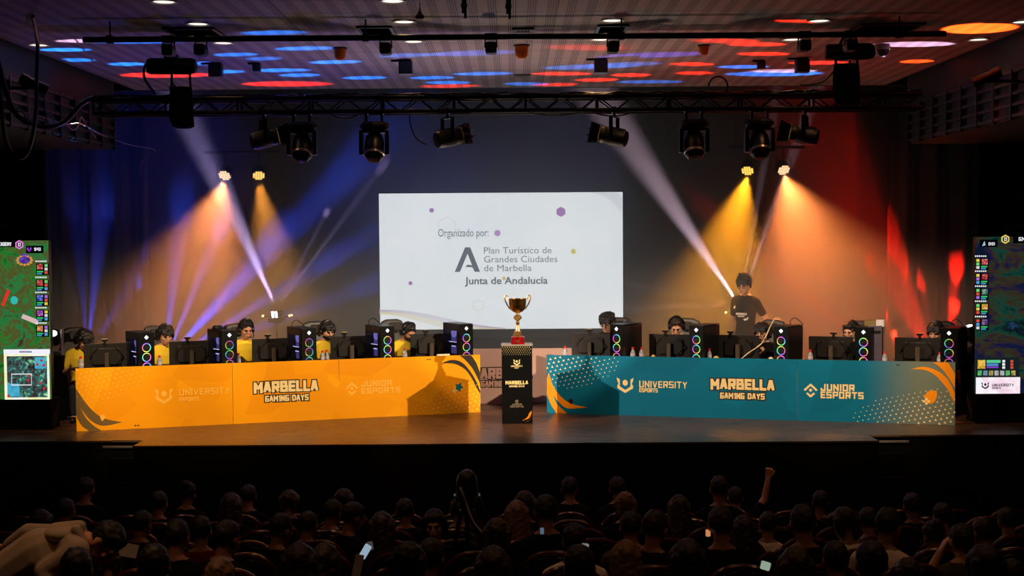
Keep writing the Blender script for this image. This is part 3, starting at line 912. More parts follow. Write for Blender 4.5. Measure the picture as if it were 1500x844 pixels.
# ------------------------------------------------------------------ truss and its fixtures
TY = 12.6
BLKT = pm('matt_black_truss', (9, 9, 10), 0.6, 0.0, spec=.25)
TS = TY / 16.6
tl, tr = P(137, 155, TY), P(1350, 148, TY)
zt, zb = P(750, 142, TY).z, P(750, 162, TY).z
TX0, TX1 = tl.x, tr.x
tcx = (TX0 + TX1) / 2
truss = empty('lighting_truss', (tcx, TY, zb), 0, 'long black box truss hung across the front of the stage', 'truss')
hgt = zt - zb
hx = (TX1 - TX0) / 2
dep = 0.19
for yy in (0, dep):
    for zz in (0, hgt):
        MB().cyl((-hx, yy, zz), (hx, yy, zz), 0.023, seg=12).build('chord', BLKT, truss)
br = MB()
nb = 46
for k in range(nb):
    a, b_ = -hx + 2 * hx * k / nb, -hx + 2 * hx * (k + 1) / nb
    for yy in (0, dep):
        br.cyl((a, yy, 0 if k % 2 else hgt), (b_, yy, hgt if k % 2 else 0), 0.007, seg=6)
    br.cyl((a, 0, hgt if k % 2 else 0), (b_, dep, hgt if k % 2 else 0), 0.008, seg=6)
for k in range(0, nb + 1, 4):
    a = -hx + 2 * hx * k / nb
    br.cyl((a, 0, 0), (a, 0, hgt), 0.012, seg=6); br.cyl((a, dep, 0), (a, dep, hgt), 0.012, seg=6)
o = br.build('bracing', BLKT, truss)
# cable bundle lying along the top chord
cb = MB()
for j in range(5):
    pts = [(-hx + 2 * hx * i / 60, random.uniform(-.02, .16), hgt + .022 + random.uniform(0, .026)) for i in range(61)]
    cb.tube(pts, .009, 5)
tag(cb.build('cable_bundle', BLKP, None, (tcx, TY, zb)), 'bundle of black cables lying along the top of the truss', 'cable')
# a few cables drooping below the bottom chord
for a, b_, sag, lab in ((480, 530, 9, 'thin black cable drooping under the truss between the two left moving heads'), (775, 850, 4, 'thin black cable drooping under the truss right of the screen centre'), (870, 925, 5, 'thin black cable drooping under the truss above the third barn-door lamp')):
    pts = [P(a + (b_ - a) * i / 12, 165 + sag * 4 * (i / 12) * (1 - i / 12), TY - .03) for i in range(13)]
    tag(MB().tube(pts, .007, 6).build('drooping_cable', BLKP), lab, 'cable')
pts = catmull([P(599, 166, TY - .02), P(602, 185, TY - .02), P(610, 203, TY), P(625, 212, TY)], 6)
tag(MB().tube(pts, .006, 6).build('lamp_cable', BLKP), 'thin black cable hanging from the truss to the second barn-door lamp', 'cable')
pts = [P(1038 + 14 * (1 - math.cos(t)), 127 - 15 * math.sin(t), TY) for t in [PI * i / 14 for i in range(15)]] + [P(1060, 140, TY)]
tag(MB().tube(pts, .009, 6).build('cable_loop', BLKP), 'black cable loop standing up on the truss near the red side', 'cable')

EDGE = pm('worn_edge_metal', (150, 140, 135), .35, .8)
def moving_head(loc, rz, tilt, label, group, up=False):
    """Moving head: base box, two-armed yoke, barrel head. Hangs below loc; up=True stands on loc."""
    s = -1 if up else 1
    e = empty('moving_head_light', loc, rz, label, 'moving head light', group)
    e.scale = (1, 1, 1) if up else (TS, TS, TS)
    M = Matrix.Scale(s, 4, Vector((0, 0, 1)))
    b = MB()
    b.loft([((0, 0, -.13), .17, .13), ((0, 0, -.16), .19, .15), ((0, 0, -.2), .19, .15), ((0, 0, -.235), .15, .12)], 8, M)
    b.build('base', BLK, e, bevel=.004)
    if not up:
        c = MB()
        for x in (-.1, .1):
            c.box((x, 0, -.075), (.03, .06, .12)); c.cyl((x, -.03, 0), (x, .03, 0), .04)
        c.build('clamp', BLKM, e)
    y = MB()
    for x in (-1, 1):
        y.rbox((x * .165, 0, -.4), (.05, .12, .3), .03, M, axis='x')
    y.box((0, 0, -.255), (.37, .12, .035), M)
    y.build('yoke', BLKP, e, bevel=.006)
    H = M @ T(0, 0, -.44) @ RX(tilt)
    h = MB().lathe([(.06, -.19), (.1, -.18), (.125, -.12), (.13, .02), (.115, .12), (.08, .17), (.04, .18)], 20, H)
    hd = h.build('head', BLKP, e)
    lens = MB().lathe([(.001, -.205), (.08, -.198), (.098, -.18), (.1, -.17)], 20, H)
    lens.build('lens', pm('dark_lens', (30, 34, 44), .1, spec=.8), hd)
    MB().lathe([(.126, -.135), (.137, -.13), (.137, -.1), (.13, -.095)], 20, H, cap=False).build('head_ring', EDGE, hd)
    return e
MHS = [(441.5, 170, 'black moving head light hanging next to the lone barn-door lamp at the blue end'), (547.5, 168, 'black moving head light hanging between two barn-door lamps, above the blue beams'),
       (1017, 165, 'black moving head light hanging near the yellow beam, farther in of the red-side pair'), (1113, 163, 'black moving head light hanging beside the outermost red-side barn-door lamp')]
for (px, py, lab), t in zip(MHS, (-.5, -.4, -.4, -.5)):
    moving_head(Vector((P(px, py, TY).x, TY + .02, zb + (P(px, py, TY).z - P(750, 162, TY).z) * .0)), 0, t, lab, 'moving heads on the truss')

GLOW = em('tungsten_glow', (255, 190, 90), 6.0)
def fresnel(px, py, rz, label):
    """Theatre lamp in a yoke with four barn doors, beam along local -y turned by rz."""
    x = P(px, py, TY).x
    e = empty('barn_door_lamp', (x, TY + .02, zb), 0, label, 'stage lamp', 'barn-door lamps on the truss')
    e.scale = (TS, TS, TS)
    R = RZ(rz)
    y = MB().cyl((0, -.03, 0), (0, .03, 0), .045).cyl((0, 0, 0), (0, 0, -.1), .018)
    y.build('clamp', BLKM, e)
    y = MB()
    for s in (-1, 1):
        y.box((s * .125, 0, -.23), (.012, .05, .28), R)
    y.box((0, 0, -.09), (.26, .05, .015), R)
    y.build('yoke', BLKM, e, bevel=.003)
    H = T(0, 0, -.34) @ R @ RX(-.22)
    b = MB().lathe([(.06, .17), (.1, .16), (.115, .1), (.115, -.08), (.1, -.1), (.108, -.12), (.108, -.17)], 20, H @ RX(PI / 2) @ Matrix.Scale(-1, 4, Vector((0, 0, 1))))
    for k in range(5):
        b.box((0, -.06 + k * .04, .115), (.15, .018, .012), H)
    bd = b.build('lamp_body', BLK, e)
    MB().lathe([(.001, -.01), (.07, 0), (.098, .012), (.098, .02)], 20, H @ T(0, -.175, 0) @ RX(-PI / 2)).build('lens', GLOW, bd)
    for k, nm in enumerate(('top', 'right', 'bottom', 'left')):
        D = H @ T(0, -.18, 0) @ RY(k * PI / 2) @ T(0, 0, .105) @ RX(.45)
        d = MB().add([(-.1, 0, 0), (.1, 0, 0), (.14, -.17, 0), (-.14, -.17, 0), (-.1, 0, .006), (.1, 0, .006), (.14, -.17, .006), (-.14, -.17, .006)],
                     [(0, 1, 2, 3), (7, 6, 5, 4), (0, 4, 5, 1), (1, 5, 6, 2), (2, 6, 7, 3), (3, 7, 4, 0)], 0, D)
        d.build('barn_door', BLKM, bd, smooth=False)
    src = (T(x, TY + .02, zb) @ Matrix.Scale(TS, 4) @ H) @ Vector((0, -.2, 0))
    dst = (T(x, TY + .02, zb) @ Matrix.Scale(TS, 4) @ H) @ Vector((0, -2, 0))
    spot(src, dst, 14, (255, 170, 80), 90, 0.9, .05, 'barn_door_light')
    return e
fresnel(385, 165, 1.95, 'black barn-door lamp hanging at the blue end of the truss')
fresnel(655, 165, 2.15, 'black barn-door lamp hanging between the screen and the blue beams')
fresnel(900, 163, -2.0, 'black barn-door lamp hanging above the right edge of the screen')
fresnel(1180, 160, -1.95, 'black barn-door lamp hanging outermost at the red end of the truss')

# chain hoists and the black bags under them
def hoist(px, py, rz, bag_px, bag_py0, bag_py1, bw, lab1, lab2):
    p = P(px, py, TY - .1)
    e = empty('chain_hoist', p, rz, lab1, 'hoist')
    e.scale = (.8, .8, .8)
    MB().lathe([(.03, -.3), (.085, -.29), (.1, -.25), (.1, -.03), (.092, -.02), (.092, .02), (.1, .03), (.1, .22), (.08, .28), (.03, .3)], 20, RY(PI / 2)).build('motor_body', BLK, e)
    MB().box((0, 0, .06), (.16, .16, .16)).build('gear_case', BLKM, e, bevel=.01)
    MB().box((.08, -.1, .03), (.09, .006, .05)).build('name_plate', pm('dull_plate', (70, 62, 56), .5), e, smooth=False)
    ch = MB()
    zz, k = .13, 0
    top = (ZC - p.z) / .8
    while zz < top:
        ch.tube([(.014 * math.cos(t), 0, zz + .022 * math.sin(t)) for t in [2 * PI * i / 10 for i in range(10)]], .005, 5, RZ(0 if k % 2 else PI / 2), closed=True)
        zz += .034; k += 1
    ch.build('chain', BLKM, e)
    hk = MB().tube(catmull([(0, 0, -.1), (0, 0, -.2), (.035, 0, -.25), (0, 0, -.29), (-.035, 0, -.25)], 6), .012, 6)
    hk.build('hook', BLKM, e)
    b0, b1 = P(bag_px, bag_py0, TY - .1), P(bag_px, bag_py1, TY - .1)
    h = b0.z - b1.z
    e2 = empty('chain_bag', b0, 0, lab2, 'bag')
    MB().loft([((0, 0, 0), bw * .46, .08), ((0, 0, -h * .3), bw * .5, .085), ((0, 0, -h * .75), bw * .52, .085), ((.02, 0, -h * .96), bw * .45, .08), ((.02, 0, -h), bw * .3, .06)], 14).build('sack', BLKC, e2)
    st_ = MB()
    for s in (-1, 1):
        st_.tube([(s * bw * .4, 0, 0), (s * bw * .38, 0, .12), (s * .03, 0, .26)], .012, 6)
    st_.build('straps', BLKC, e2)
hoist(252, 97, 0.06, 265, 128, 188, .23, 'black chain hoist motor hanging in front of the blue light discs', 'black chain bag hanging over the truss at its blue end')
hoist(1245, 76, -0.1, 1240, 94, 155, .26, 'black chain hoist motor hanging in front of the red light discs', 'black chain bag hanging over the truss at its red end')
pts = catmull([P(228, 87, TY - .1), P(213, 95, TY - .1), P(212, 115, TY - .1), P(228, 138, TY - .1)], 8)
tag(MB().tube(pts, .012, 6).build('hoist_cable', BLKP), 'black cable curling from the blue-lit chain hoist down to the truss', 'cable')
pts = catmull([P(1226, 92, TY - .1), P(1218, 108, TY - .1), P(1200, 122, TY - .1), P(1172, 124, TY - .1)], 8)
tag(MB().tube(pts, .01, 6).build('hoist_cable', BLKP), 'black cable running from the red-lit chain hoist down to the truss', 'cable')
# front profile lanterns on the side bulkheads
for p, s, lab in ((FOH_L, 1, 'black profile lantern on the bulkhead at the blue side'), (FOH_R, -1, 'black profile lantern on the bulkhead at the red side')):
    e = empty('profile_lantern', p - Vector((s * .12, .12, -.02)), 0, lab, 'stage lamp')
    d = Vector((s * 6.5, 3.4, -3.1)).normalized()
    MB().cyl(-d * .16, d * .03, .045, .055).cyl(-d * .24, -d * .16, .055, .055).build('lamp_body', BLK, e)
    MB().box((-s * .24, -.05, 0), (.4, .04, .03)).build('bracket', BLKM, e)

# LED pars hung on a dark pipe at the back
LEDG = [em('par_peach', (255, 206, 160), 1.7), em('par_yellow', (255, 206, 110), 1.6), em('par_amber', (255, 208, 90), 1.7), em('par_rose', (255, 204, 155), 1.8)]
par_lab = ['LED par throwing a peach beam, outer one on the blue side', 'LED par throwing a dim yellow beam, inner one on the blue side', 'LED par throwing a strong yellow beam over the standing man', 'LED par throwing a peach beam, outer one on the red side']
for (x, y, D, c), a, g, lab in zip(PAR, PAR_AIM, LEDG, par_lab):
    s = P(x, y, D); d = (P(*a) - s).normalized()
    face = (d + Vector((0, -0.55, 0.1))).normalized()
    e = empty('led_par', s, 0, lab, 'par light', 'LED pars at the back')
    Q = face.to_track_quat('Z', 'Y').to_matrix().to_4x4()
    b = MB().lathe([(.05, -.16), (.088, -.13), (.098, -.06), (.098, 0), (.09, .004)], 20, Q)
    b.build('can', BLKM, e)
    l = MB()
    for (i, j) in [(i, j) for i in range(-2, 3) for j in range(-2, 3) if i * i + j * j <= 5]:
        l.cyl((i * .034, j * .034, -.01), (i * .034, j * .034, .008), .0165, seg=10, M=Q)
    l.build('led_cluster', g, e)
    MB().cyl((0, 0, -.012), (0, 0, .0), .09, seg=20, M=Q).build('led_board', pm('par_board', (60, 50, 40), .5), e)
    yk = MB()
    for sx_ in (-1, 1):
        yk.box((sx_ * .115, .03, .06), (.008, .03, .22))
    yk.box((0, .03, .17), (.238, .03, .008)).cyl((0, .03, .17), (0, .03, .32), .012)
    yk.build('yoke', BLKM, e)
for xa, xb, lab in ((300, 410, 'dark pipe carrying the two LED pars on the blue side'), (1066, 1178, 'dark pipe carrying the two LED pars on the red side')):
    y_ = 251 if xa < 700 else 248
    a, b_ = P(xa, y_, 19.23), P(xb, y_, 19.23)
    z_ = P(PAR[0][0] if xa < 700 else PAR[2][0], PAR[0][1] if xa < 700 else PAR[2][1], 19.2).z + .34
    e = empty('par_pipe', ((a.x + b_.x) / 2, 19.23, z_), 0, lab, 'pipe')
    L = (b_.x - a.x) / 2
    MB().cyl((-L, 0, 0), (L, 0, 0), .022).build('tube', BLKM, e)
    h_ = MB()
    for s in (-1, 1):
        h_.cyl((s * L * .8, 0, 0), (s * L * .8, 0, 5.6 - z_), .004, seg=6)
    h_.build('wires', BLKM, e)

# LED effect lights on stands (two rings of small beams)
WLED = em('white_led', (255, 244, 255), 9.0)
def effect_light(p, lab, k=1.0):
    e = empty('led_effect_light', (p.x, p.y, 0), 0, lab, 'effect light', 'LED effect lights on stands')
    z = p.z
    MB().cyl((0, 0, 0.02), (0, 0, z - .15), .018).cyl((0, 0, z - .16), (0, 0, z - .1), .03).build('stand_pole', BLKM, e)
    for i in range(3):
        a = 2 * PI * i / 3 + .4
        MB().cyl((0, 0, .45), (.35 * math.cos(a), .35 * math.sin(a), .012), .011).build('leg', BLKM, e)
    b = MB().lathe([(.04, -.13), (.12, -.11), (.13, -.05), (.08, -.01), (.09, .04), (.115, .06), (.1, .085), (.03, .09)], 20, T(0, 0, z))
    bd = b.build('housing', BLKP, e)
    n = 8
    for i in range(n):
        t = 2 * PI * i / n
        MB().ell((.075 * math.cos(t), .075 * math.sin(t) * .8, z + .06), .019, seg=10, rings=6).build('led_lens', WLED, bd)
    for i in range(n):
        t = 2 * PI * i / n + .3
        MB().ell((.08 * math.cos(t), .08 * math.sin(t) * .8, z - .07), .019, seg=10, rings=6).build('led_lens', WLED, bd)
    MB().cyl((-.03, -.09, z - .05), (-.045, -.09, z + .05), .018).cyl((.02, -.1, z - .05), (.01, -.1, z + .05), .014).build('led_bar', WLED, bd)
    MB().ell((-.2, 0, z - .02), .018, seg=8, rings=6).ell((.19, 0, z - .02), .018, seg=8, rings=6).ell((.22, 0, z - .01), .014, seg=8, rings=6).build('side_led', em('amber_led', (255, 200, 130), 4.0), bd)
    MB().box((0, 0, z - .03), (.42, .02, .02)).build('side_arm', BLKM, bd)
effect_light(FX1 - Vector((0, 0, .09)), 'glowing white LED effect light on a stand behind the yellow-shirted players')
effect_light(FX2 - Vector((0, 0, .09)), 'white LED effect light hidden behind the standing man')
# floor heads behind the counters
for p, lab in ((BL1, 'moving head light on the floor throwing the fan of blue beams'), (BL2, 'moving head light on the floor by the blue-lit curtain'), (RD1, 'moving head light on the floor throwing the strong red beams'), (RD2, 'moving head light on the floor throwing the weaker red streaks')):
    moving_head(Vector((p.x, p.y + .02, -0.13)), PI, .3, lab, 'moving heads on the stage floor', up=True)
for p, s, lab in ((WL, -1, 'floor spotlight with bright white lens in grey yoke beside the green LED wall'), (WR, 1, 'floor spotlight half hidden beside the dark blue LED wall')):
    e = empty('wing_spotlight', (p.x, p.y + .05, 0), 0, lab, 'stage lamp')
    MB().box((0, 0, p.z / 2 - .15), (.3, .3, p.z - .3)).build('plinth', BLKC, e, smooth=False)
    yk = MB()
    yk.box((.1, 0, p.z - .1), (.02, .1, .3), RZ(0)).box((-.1, 0, p.z - .1), (.02, .1, .3)).box((0, 0, p.z - .27), (.22, .1, .06))
    yk.build('yoke', GREYM, e, bevel=.01)
    MB().lathe([(.05, -.14), (.075, -.1), (.08, .06), (.07, .08)], 16, T(0, 0, p.z - .06) @ RY(-.3 * s) @ RX(.9 if s < 0 else .1)).build('lamp_body', BLKM, e)
    MB().lathe([(.001, .095), (.03, .092), (.045, .084), (.048, .075)], 16, T(0, 0, p.z - .06) @ RY(-.3 * s) @ RX(.9 if s < 0 else .1)).build('lens', em('wing_lens', (255, 248, 240), 3.0), e)
spot(WL + Vector((.0, 1.2, 0)), P(95, 400, 18.2), 40, WHT, 9, .8, .02, off=.1)
spot(P(1450, 475, 18.5), P(1380, 428, 18.6), 14, (230, 200, 230), 5, .6, .02)
spot(P(1420, 470, 18.5), P(1402, 300, 18.8), 14, (210, 160, 190), 8, .8, .02)

# cables at the left edge
for pts, r, mat, lab in (
    ([(139, 143, 12.6), (120, 152, 12.55), (95, 178, 12.5), (70, 186, 12.4), (45, 180, 12.3), (22, 165, 12.2), (5, 120, 12.1), (-8, 62, 12.0)], .024, BLKP, 'thick black cable loom sagging from the truss end to the left wall'),
    ([(48, 24, 11.3), (55, 62, 12.0), (54, 110, 12.1), (52, 170, 12.1), (44, 215, 12.1), (32, 231, 12.1), (16, 222, 12.1), (6, 195, 12.1), (2, 150, 12.1), (-5, 90, 12.1)], .018, BLKP, 'black cable loop hanging down from the ceiling at the far left'),
    ([(0, 150, 12.1), (25, 162, 12.2), (60, 171, 12.4), (95, 182, 12.8), (120, 182, 13.6), (150, 198, 15.6), (190, 212, 18.4), (222, 218, 19.0), (226, 224, 19.4), (206, 240, 19.8), (208, 300, 19.9), (211, 360, 19.9), (217, 415, 19.9), (211, 450, 19.9), (213, 475, 19.8)], .008, pm('pale_wire', (150, 120, 120), .5), 'thin pale wire running from the left wall and hanging down the back wall'),
    ([(22, 165, 12.2), (30, 155, 12.2), (38, 172, 12.2), (50, 183, 12.3)], .006, pm('grey_wire', (120, 116, 124), .5), 'short grey wire tangled with the cable loom at the left'),
    ([(70, 186, 12.4), (68, 165, 12.4), (80, 180, 12.5), (76, 195, 12.5), (80, 202, 12.5)], .006, pm('blue_grey_wire', (84, 84, 130), .5), 'short bluish wire hanging from the cable loom at the left'),
    ([(95, 178, 12.5), (105, 190, 12.7), (114, 186, 12.9), (120, 172, 13.0), (128, 186, 13.2), (140, 202, 13.4)], .006, pm('pink_wire', (140, 104, 110), .5), 'short pinkish wire curling below the cable loom'),
):
    tag(MB().tube(catmull([P(*q) for q in pts], 6), r, 8).build('hanging_cable' if r > .015 else 'loose_wire', mat), lab, 'cable' if r > .015 else 'wire')

# ------------------------------------------------------------------ counters: printed boards on the stage floor
class Plane:
    """Vertical board plane through two floor points; local x along it, local y away from the camera."""
    def __init__(self, A, B):
        self.A = Vector((A.x, A.y, 0)); d = Vector((B.x - A.x, B.y - A.y, 0))
        self.L = d.length; self.u = d.normalized(); self.rz = math.atan2(d.y, d.x)
        self.n = Vector((-self.u.y, self.u.x, 0))          # away from the camera
    def uv(self, px, py, dy=0.0):
        r = ray(px, py)
        t = ((self.A + self.n * dy - CAM).dot(self.n)) / r.dot(self.n)
        q = CAM + r * t - self.A
        return q.dot(self.u), q.z
    def at(self, u, dy, z=0.0):
        return self.A + self.u * u + self.n * dy + Vector((0, 0, z))
    def on(self, px, py, dy):
        u, z = self.uv(px, py, dy)
        return self.at(u, dy, z)
PLL = Plane(FL(112, 632.3), FL(704, 604))
PLR = Plane(FL(801, 605), FL(1399, 623.2))
BH = 0.752

def facet_mat(name, col, var=0.1, grey=None, g0=0.0, g1=1.0):
    m = bpy.data.materials.new(name); nt, b = nodes_of(m)
    tc = nt.nodes.new('ShaderNodeTexCoord'); mp = nt.nodes.new('ShaderNodeMapping'); mp.inputs['Scale'].default_value = (1.3, 1, 2.1); mp.inputs['Rotation'].default_value = (0, .5, 0)
    vo = nt.nodes.new('ShaderNodeTexVoronoi'); vo.inputs['Scale'].default_value = 1.6
    nt.links.new(tc.outputs['Object'], mp.inputs[0]); nt.links.new(mp.outputs[0], vo.inputs['Vector'])
    sp = nt.nodes.new('ShaderNodeSeparateColor'); nt.links.new(vo.outputs['Color'], sp.inputs[0])
    c = lin(col)
    mx = nt.nodes.new('ShaderNodeMixRGB')
    mx.inputs[1].default_value = tuple(v * (1 - var) for v in c[:3]) + (1,); mx.inputs[2].default_value = tuple(min(1, v * (1 + var)) for v in c[:3]) + (1,)
    nt.links.new(sp.outputs[0], mx.inputs[0])
    out = mx.outputs[0]
    if grey:
        s2 = nt.nodes.new('ShaderNodeSeparateXYZ'); nt.links.new(tc.outputs['Object'], s2.inputs[0])
        mr = nt.nodes.new('ShaderNodeMapRange'); mr.inputs[1].default_value = g0; mr.inputs[2].default_value = g1; mr.interpolation_type = 'SMOOTHSTEP'
        nt.links.new(s2.outputs[0], mr.inputs[0])
        m2 = nt.nodes.new('ShaderNodeMixRGB'); m2.inputs[2].default_value = lin(grey)
        nt.links.new(mr.outputs[0], m2.inputs[0]); nt.links.new(out, m2.inputs[1]); out = m2.outputs[0]
    nt.links.new(out, b.inputs['Base Color'])
    b.inputs['Roughness'].default_value = 0.55; b.inputs['Specular IOR Level'].default_value = 0.25
    return m
ORM = facet_mat('yellow_printed_board', (255, 164, 0), 0.10)
u_j = PLR.uv(1168, 560)[0]
TEAL1 = facet_mat('teal_printed_board', (0, 112, 146), 0.10)
TEAL2 = facet_mat('teal_to_grey_printed_board', (0, 112, 146), 0.10, (112, 122, 108), 0.75, 1.5)
CREAM = pm('cream_print', (250, 226, 160), .5, var=.03)
PALE = pm('pale_yellow_print', (255, 190, 70), .5, var=.03)
INK = pm('dark_ink', (40, 26, 14), .5, var=.05)
OLIVE = pm('olive_print', (112, 88, 44), .5, var=.05)
SWB = pm('black_print', (34, 30, 24), .5, var=.05)
SWO = pm('orange_print', (255, 150, 0), .5, var=.05)
TEALP = pm('teal_print', (0, 110, 116), .5, var=.05)

def crop(ox, oy, k):
    return lambda x, y: (ox + x / k, oy + y / k)
c4, c5, c7, c8 = crop(90, 500, 4.6875), crop(400, 500, 4.6875), crop(790, 500, 4.6875), crop(1100, 500, 4.6875)

def board(pl, u0, u1, mat, label):
    o = MB().box(((u1 - u0) / 2, 0.015, BH / 2), (u1 - u0 - 0.004, 0.03, BH)).build('printed_board', mat, None, pl.at(u0, 0), (0, 0, pl.rz), smooth=False)
    tag(o, label, 'counter board')
    o['u0'] = u0
    return o
def art(pl, ob, name, mat, fn, y=0.0):
    """fn(mb, q): q maps a photo point to board coordinates."""
    mb = MB()
    u0 = ob['u0']
    def q(px, py):
        u, z = pl.uv(px, py)
        return (u - u0, z)
    fn(mb, q, y)
    return mb.build(name, mat, ob, smooth=False)
def swoosh(up, lo, cr, W):
    def fn(mb, q, y):
        f = lambda l: [(p.x, p.z) for p in catmull([(q(*cr(*a))[0], 0, q(*cr(*a))[1]) for a in l], 6)]
        a, b = f(up), f(lo)
        n = min(len(a), len(b))
        strip_curve(mb, a[:n], b[:n], 0.001, y, (0.003, 0.002, W, BH - .002))
    return fn
def dots(corner, smax, ulen, vlen, W, seed=3, step=.066, cut=0.15):
    def fn(mb, q, y):
        rnd = random.Random(seed)
        cu, cv = corner
        for i in range(-40, 41):
            for j in range(-40, 41):
                a = i * step + (j % 2) * step * .5; b = j * step * .78
                u = cu + a * math.cos(.22) - b * math.sin(.22); v = cv + a * math.sin(.22) + b * math.cos(.22)
                if not (0.01 < u < W and 0.01 < v < BH - .01):
                    continue
                k = 1 - math.hypot((u - cu) / ulen, (v - cv) / vlen)
                if k < cut: continue
                s = smax * (.35 + .65 * k)
                mb.prism([(u - s, v - s * .5), (u + s, v - s * .7), (u + s * .1, v + s)], .001, T(0, y, 0))
    return fn

# yellow counter
uj = PLL.uv(341, 580)[0]
b1 = board(PLL, 0, uj, ORM, 'yellow printed counter board with the university logo, outer board of the yellow counter')
b2 = board(PLL, uj, PLL.L, ORM, 'long yellow printed counter board with the two middle logos and the cup shadow')
W1, W2 = uj - .006, PLL.L - uj - .004
art(PLL, b1, 'swoosh', OLIVE, swoosh([(90, 310), (150, 400), (220, 482), (300, 532), (418, 556)], [(92, 400), (140, 470), (200, 542), (285, 580), (418, 556)], c4, W1))
art(PLL, b1, 'swoosh', OLIVE, swoosh([(92, 395), (130, 458), (175, 535), (235, 590), (300, 625)], [(92, 480), (110, 530), (140, 580), (185, 612), (215, 630)], c4, W1))
art(PLL, b1, 'triangle_print', pm('light_orange_print', (255, 196, 96), .5, var=.03), dots((0.02, BH - .02), .016, 1.1, .55, W1, cut=.25))
def fn(mb, q, y):
    x, z = q(262.5, 579.5); block_text(mb, 'UNIVERSITY', x, z, q(300, 570.5)[1] - q(300, 580)[1], 1.25, 1.3, width=q(336.5, 575)[0] - x, y=y)
    x, z = q(262.5, 588.3); block_text(mb, 'ESPORTS', x, z, .05, 1.25, 1.3, width=q(291.5, 585)[0] - x, y=y)
art(PLL, b1, 'lettering', PALE, fn)
art(PLL, b1, 'logo', PALE, lambda mb, q, y: university_logo(mb, q(240, 580)[0], q(240, 580.5)[1], .19, y=y))
def fn(mb, q, y):
    x, z = q(*c4(285, 525)); mb.prism([(x - .035, z + .02), (x - .02, z + .035), (x + .02, z + .03), (x + .03, z - .0), (x - .005, z - .04), (x - .02, z - .03)], .001, T(0, y, 0))
art(PLL, b1, 'emblem', PALE, fn, -.0012)
def fn(mb, q, y):
    for a in (508, 528):
        x, z = q(*c4(a, 579)); mb.prism([(x - .017, z - .006), (x + .017, z - .006), (x, z + .012)], .001, T(0, y, 0))
art(PLL, b1, 'registration_mark', INK, fn)
def marbella(px0, px1, pyt, pyb, px2, px3, pyt2, pyb2, arc=.008):
    def outline(grow, y0):
        def fn(mb, q, y):
            x, z = q(px0, pyb); x1 = q(px1, pyb)[0]; h = q(px0, pyt)[1] - z
            block_text(mb, 'MARBELLA', x, z, h, 2.0, .75, width=x1 - x, grow=grow, y=y + y0, arc=arc)
            x, z = q(px2, pyb2); x1 = q(px3, pyb2)[0]; h = q(px2, pyt2)[1] - z
            block_text(mb, 'GAM1NG DAYS', x, z, h, 1.8, .9, width=x1 - x, grow=grow, y=y + y0)
        return fn
    return outline
mk = marbella(372, 466, 560.5, 577, 388.5, 452, 580, 589)
art(PLL, b2, 'lettering_outline', INK, mk(.013, 0.0))
art(PLL, b2, 'lettering', CREAM, mk(0.0, -.0012))
def fn(mb, q, y):
    x, z = q(529, 567); block_text(mb, 'JUNIOR', x, z, .078, 1.7, 1.0, width=q(574.5, 565)[0] - x, y=y)
    x, z = q(529, 577.5); block_text(mb, 'ESPORTS', x, z, .075, 1.7, 1.0, width=q(587, 575)[0] - x, y=y)
art(PLL, b2, 'lettering', PALE, fn)
art(PLL, b2, 'logo', PALE, lambda mb, q, y: junior_logo(mb, q(515.5, 569.5)[0], q(515.5, 569.5)[1], .165, y=y))
art(PLL, b2, 'swoosh', SWB, swoosh([(1155, 152), (1230, 128), (1300, 148), (1360, 215), (1402, 290), (1430, 365)], [(1155, 152), (1240, 154), (1310, 187), (1355, 240), (1392, 310), (1430, 375)], c5, W2))
art(PLL, b2, 'swoosh', SWB, swoosh([(1290, 80), (1350, 90), (1390, 140), (1412, 190), (1430, 240)], [(1240, 80), (1300, 112), (1352, 165), (1385, 215), (1425, 300)], c5, W2))
art(PLL, b2, 'triangle_print', pm('dot_cream_print', (255, 205, 120), .5, var=.03), dots((W2, 0.0), .018, 1.15, .55, W2, 4, cut=.2))
def fn(mb, q, y):
    for a in (1062, 1078):
        x, z = q(*c5(a, 125)); mb.prism([(x - .017, z - .006), (x + .017, z - .006), (x, z + .012)], .001, T(0, y, 0))
art(PLL, b2, 'registration_mark', INK, fn)
def fn(mb, q, y):
    x, z = q(*c5(1276, 315)); pts = []
    for i in range(10):
        t = PI / 2 + i * PI / 5 - .4; r = .065 if i % 2 == 0 else .034
        pts.append((x + r * math.cos(t), z + r * math.sin(t)))
    mb.prism(pts, .001, T(0, y, 0))
art(PLL, b2, 'emblem', TEALP, fn, -.0008)
def fn(mb, q, y):
    x, z = q(*c5(1250, 340))
    for dx, dz in ((0, .018), (0, -.018), (.018, 0), (-.018, 0)): disc(mb, x + dx, z + dz, .011, .011, .001, y, 8)
art(PLL, b2, 'emblem', CREAM, fn, -.0016)
# crease in the middle of the long board
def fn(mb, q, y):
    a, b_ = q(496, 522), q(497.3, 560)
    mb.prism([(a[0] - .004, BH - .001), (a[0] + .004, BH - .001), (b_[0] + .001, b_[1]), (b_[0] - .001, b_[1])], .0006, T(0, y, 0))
art(PLL, b2, 'crease', pm('crease_shade', (150, 90, 10), .7), fn)

